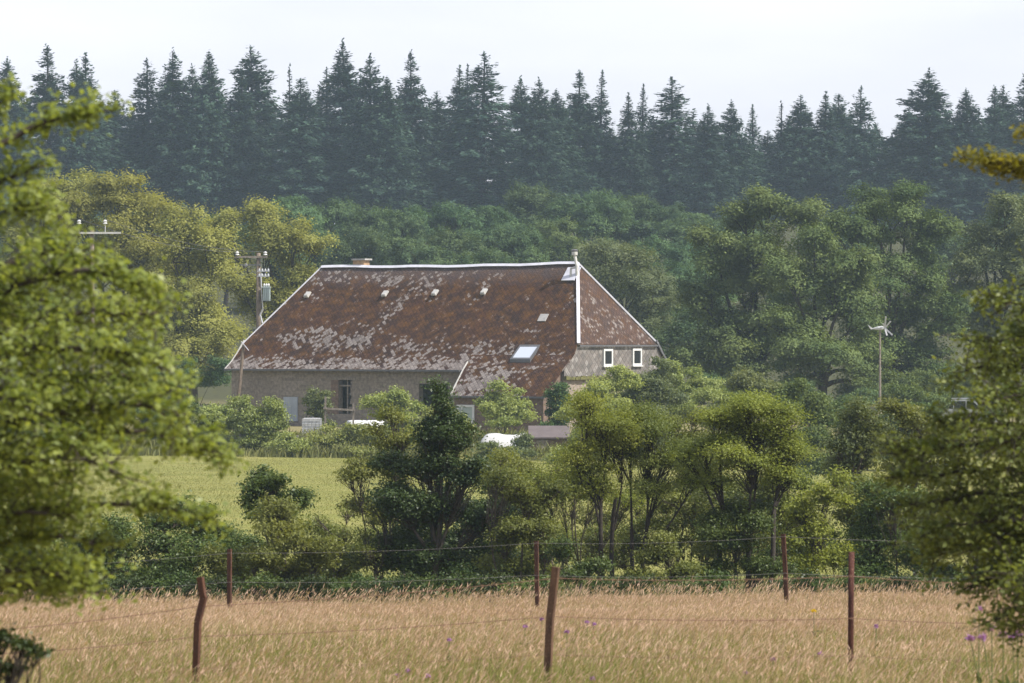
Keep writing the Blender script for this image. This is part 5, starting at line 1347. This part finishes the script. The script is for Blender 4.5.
PC = [proto_conifer(301, 27, 5.2, .62, .95, .84), proto_conifer(302, 27, 4.8, .66, .92, .9), proto_conifer(303, 27, 5.3, .60, .95, .78), proto_conifer(304, 27, 4.6, .70, .9, .98), proto_conifer(306, 27, 5.0, .64, .9, .74), proto_conifer(307, 27, 4.7, .75, .8, .8), proto_conifer(308, 27, 5.4, .7, .85, .92), proto_conifer(309, 27, 4.9, .62, .95, .75)]
PS = [proto_conifer(310, 27, 3.4, .95, .75, .95), proto_conifer(311, 27, 3.1, 1.0, .72, .9)]
CON = [(4, 60, 72), (51, 47, 78), (78, 63, 60), (89, 55, 76), (118, 92, 60), (150, 61, 66), (174, 50, 72), (195, 67, 60), (209, 53, 62), (241, 70, 56), (256, 49, 84), (290, 66, 44, 1), (301, 80, 70), (326, 70, 56), (346, 41, 76),
       (371, 57, 66), (388, 78, 62), (412, 53, 60), (439, 94, 70), (458, 67, 60), (468, 66, 40, 1), (481, 55, 82), (524, 78, 72), (540, 80, 56), (557, 91, 60), (576, 72, 66), (598, 72, 50, 1), (630, 94, 48), (640, 86, 46, 1), (673, 80, 80),
       (705, 106, 62), (729, 102, 48), (753, 106, 46, 1), (780, 103, 46, 1), (801, 98, 62), (823, 93, 58), (839, 96, 62), (860, 89, 50), (877, 124, 62), (925, 71, 86), (969, 91, 68), (991, 88, 54), (1005, 88, 60), (1024, 76, 74)]
ANCH = [(89, 'the pole with white crossarm'), (256, 'the transformer pole'), (371, 'the brick chimney'), (481, 'the fourth roof vent'), (524, 'the skylight'), (576, 'the flue pipe'), (640, 'the right gable window'), (753, 'the umbrella hawthorn'), (877, 'the wind turbine'), (1005, 'the pale right tree')]
ORD = ['next', 'second', 'third', 'fourth', 'fifth', 'sixth', 'seventh', 'eighth']
cnt = 0; last = None
for n_, c in enumerate(CON):
    px, top, wp = c[:3]; sp = len(c) > 3
    look = 'thin sparse conifer' if sp else ('tall dense conifer' if top < 60 else 'broad dark conifer' if wp > 75 else 'dark pointed conifer' if wp > 55 else 'narrow dark conifer')
    hit = [a for a in ANCH if a[0] == px]
    if hit: last = hit[0][1]; cnt = 0; lab = f'{look} on the skyline straight above {last}'
    elif last is None: lab = f'{look} on the skyline, ' + ('at the very left edge' if n_ == 0 else 'left of the twin peaks at upper left' if n_ == 1 else 'low left half of the twin peaks')
    else: lab = f'{look}, {ORD[cnt]} skyline peak right of the one above {last}'; cnt += 1
    D = 588 + rg.uniform(-10, 16)
    place(PS if sp else PC, n_, 'conifer', px, top - 1, wp * (1.25 if sp else 1.72), D, lab, 'conifers along the skyline', rg.uniform(0, 6.28))
for px, top in ((22, 110), (66, 120), (104, 118), (135, 130), (162, 105), (186, 112), (224, 110), (272, 105), (318, 115), (358, 110), (398, 112), (426, 120), (446, 128), (504, 130), (532, 125), (566, 120), (588, 118), (612, 145), (655, 135), (690, 130), (716, 145), (741, 150), (767, 148), (792, 135), (812, 130), (850, 128), (894, 150), (908, 125), (948, 130), (980, 125), (1012, 120), (-20, 80), (-50, 70), (1052, 84), (1080, 76), (-85, 66), (-120, 84), (-155, 72), (-190, 80), (1110, 88), (1145, 74), (1180, 90)):
    place(PC, int(rg.integers(0, 8)), 'conifer', px, top - 16, 104, 604 + rg.uniform(-8, 14), 'conifer set back in the row, its top merging into taller conifers', 'conifers filling the row', rg.uniform(0, 6.28))

# ------------------------------------------------------------------ air, sky, sun, camera
q = MB(); q.box((-560, -160, -30), (560, 1340, 52)); hz = q.build('haze', [])
hm = NT('pale summer haze'); pv = hm.n('ShaderNodeVolumePrincipled'); pv.inputs['Color'].default_value = (.64, .82, 1.0, 1); pv.inputs['Density'].default_value = .00019; pv.inputs['Anisotropy'].default_value = .1
hm.l(pv.outputs[0], hm.out.inputs['Volume']); hz.data.materials.append(hm.m); hz['kind'] = 'stuff'; hz['label'] = 'thin pale summer haze'

SUN_EL, SUN_AZ = R(50), math.atan2(.80, -.28)     # azimuth measured from +Y towards +X
sd = bpy.data.lights.new('sun', 'SUN'); sd.energy = 4.2; sd.angle = R(1.5); sd.color = (1.0, .955, .88)
so = bpy.data.objects.new('sun', sd); COL.objects.link(so)
dirv = Vector((math.sin(SUN_AZ) * math.cos(SUN_EL), math.cos(SUN_AZ) * math.cos(SUN_EL), math.sin(SUN_EL)))
so.rotation_euler = (-dirv).to_track_quat('-Z', 'Y').to_euler(); so.location = (60, -40, 80)
w = bpy.data.worlds.new('World'); sc.world = w; w.use_nodes = True; nt = w.node_tree; nt.nodes.clear()
sky = nt.nodes.new('ShaderNodeTexSky'); sky.sky_type = 'NISHITA'; sky.sun_disc = False; sky.sun_elevation = SUN_EL; sky.sun_rotation = SUN_AZ; sky.dust_density = 3.0; sky.air_density = 1.0
tc = nt.nodes.new('ShaderNodeTexCoord'); mp = nt.nodes.new('ShaderNodeMapping'); mp.inputs['Scale'].default_value = (1.5, 1.5, 7); nt.links.new(tc.outputs['Generated'], mp.inputs[0])
nz = nt.nodes.new('ShaderNodeTexNoise'); nz.inputs['Scale'].default_value = 3.5; nz.inputs['Detail'].default_value = 5; nt.links.new(mp.outputs[0], nz.inputs['Vector'])
mr = nt.nodes.new('ShaderNodeMapRange'); mr.inputs[1].default_value = .3; mr.inputs[2].default_value = .7; mr.inputs[3].default_value = .62; mr.inputs[4].default_value = .9; nt.links.new(nz.outputs[0], mr.inputs[0])
mx = nt.nodes.new('ShaderNodeMix'); mx.data_type = 'RGBA'; sx = nt.nodes.new('ShaderNodeSeparateXYZ'); nt.links.new(tc.outputs['Generated'], sx.inputs[0])
er = nt.nodes.new('ShaderNodeMapRange'); er.inputs[1].default_value = .08; er.inputs[2].default_value = .55; er.inputs[3].default_value = 1.0; er.inputs[4].default_value = .5; nt.links.new(sx.outputs[2], er.inputs[0])
mm = nt.nodes.new('ShaderNodeMath'); mm.operation = 'MULTIPLY'; nt.links.new(mr.outputs[0], mm.inputs[0]); nt.links.new(er.outputs[0], mm.inputs[1])
nt.links.new(mm.outputs[0], mx.inputs[0]); nt.links.new(sky.outputs[0], mx.inputs[6]); mx.inputs[7].default_value = (7.6, 7.65, 8.5, 1)
bg = nt.nodes.new('ShaderNodeBackground'); bg.inputs[1].default_value = .10; nt.links.new(mx.outputs[2], bg.inputs[0])
wo = nt.nodes.new('ShaderNodeOutputWorld'); nt.links.new(bg.outputs[0], wo.inputs[0])

cd = bpy.data.cameras.new('camera'); cd.sensor_width = 36; cd.lens = F / 1024 * 36; cd.clip_start = .1; cd.clip_end = 6000
cd.dof.use_dof = True; cd.dof.focus_distance = 235; cd.dof.aperture_fstop = 8.0
co = bpy.data.objects.new('camera', cd); COL.objects.link(co); co.rotation_euler = (R(90), 0, 0); sc.camera = co
vs = sc.view_settings; vs.view_transform = 'Standard'; vs.look = 'None'; vs.exposure = .62; vs.gamma = 1; vs.use_curve_mapping = False
cy = sc.cycles; cy.max_bounces = 6; cy.diffuse_bounces = 3; cy.glossy_bounces = 2; cy.transmission_bounces = 3; cy.volume_bounces = 1; cy.transparent_max_bounces = 4
cy.use_denoising = True
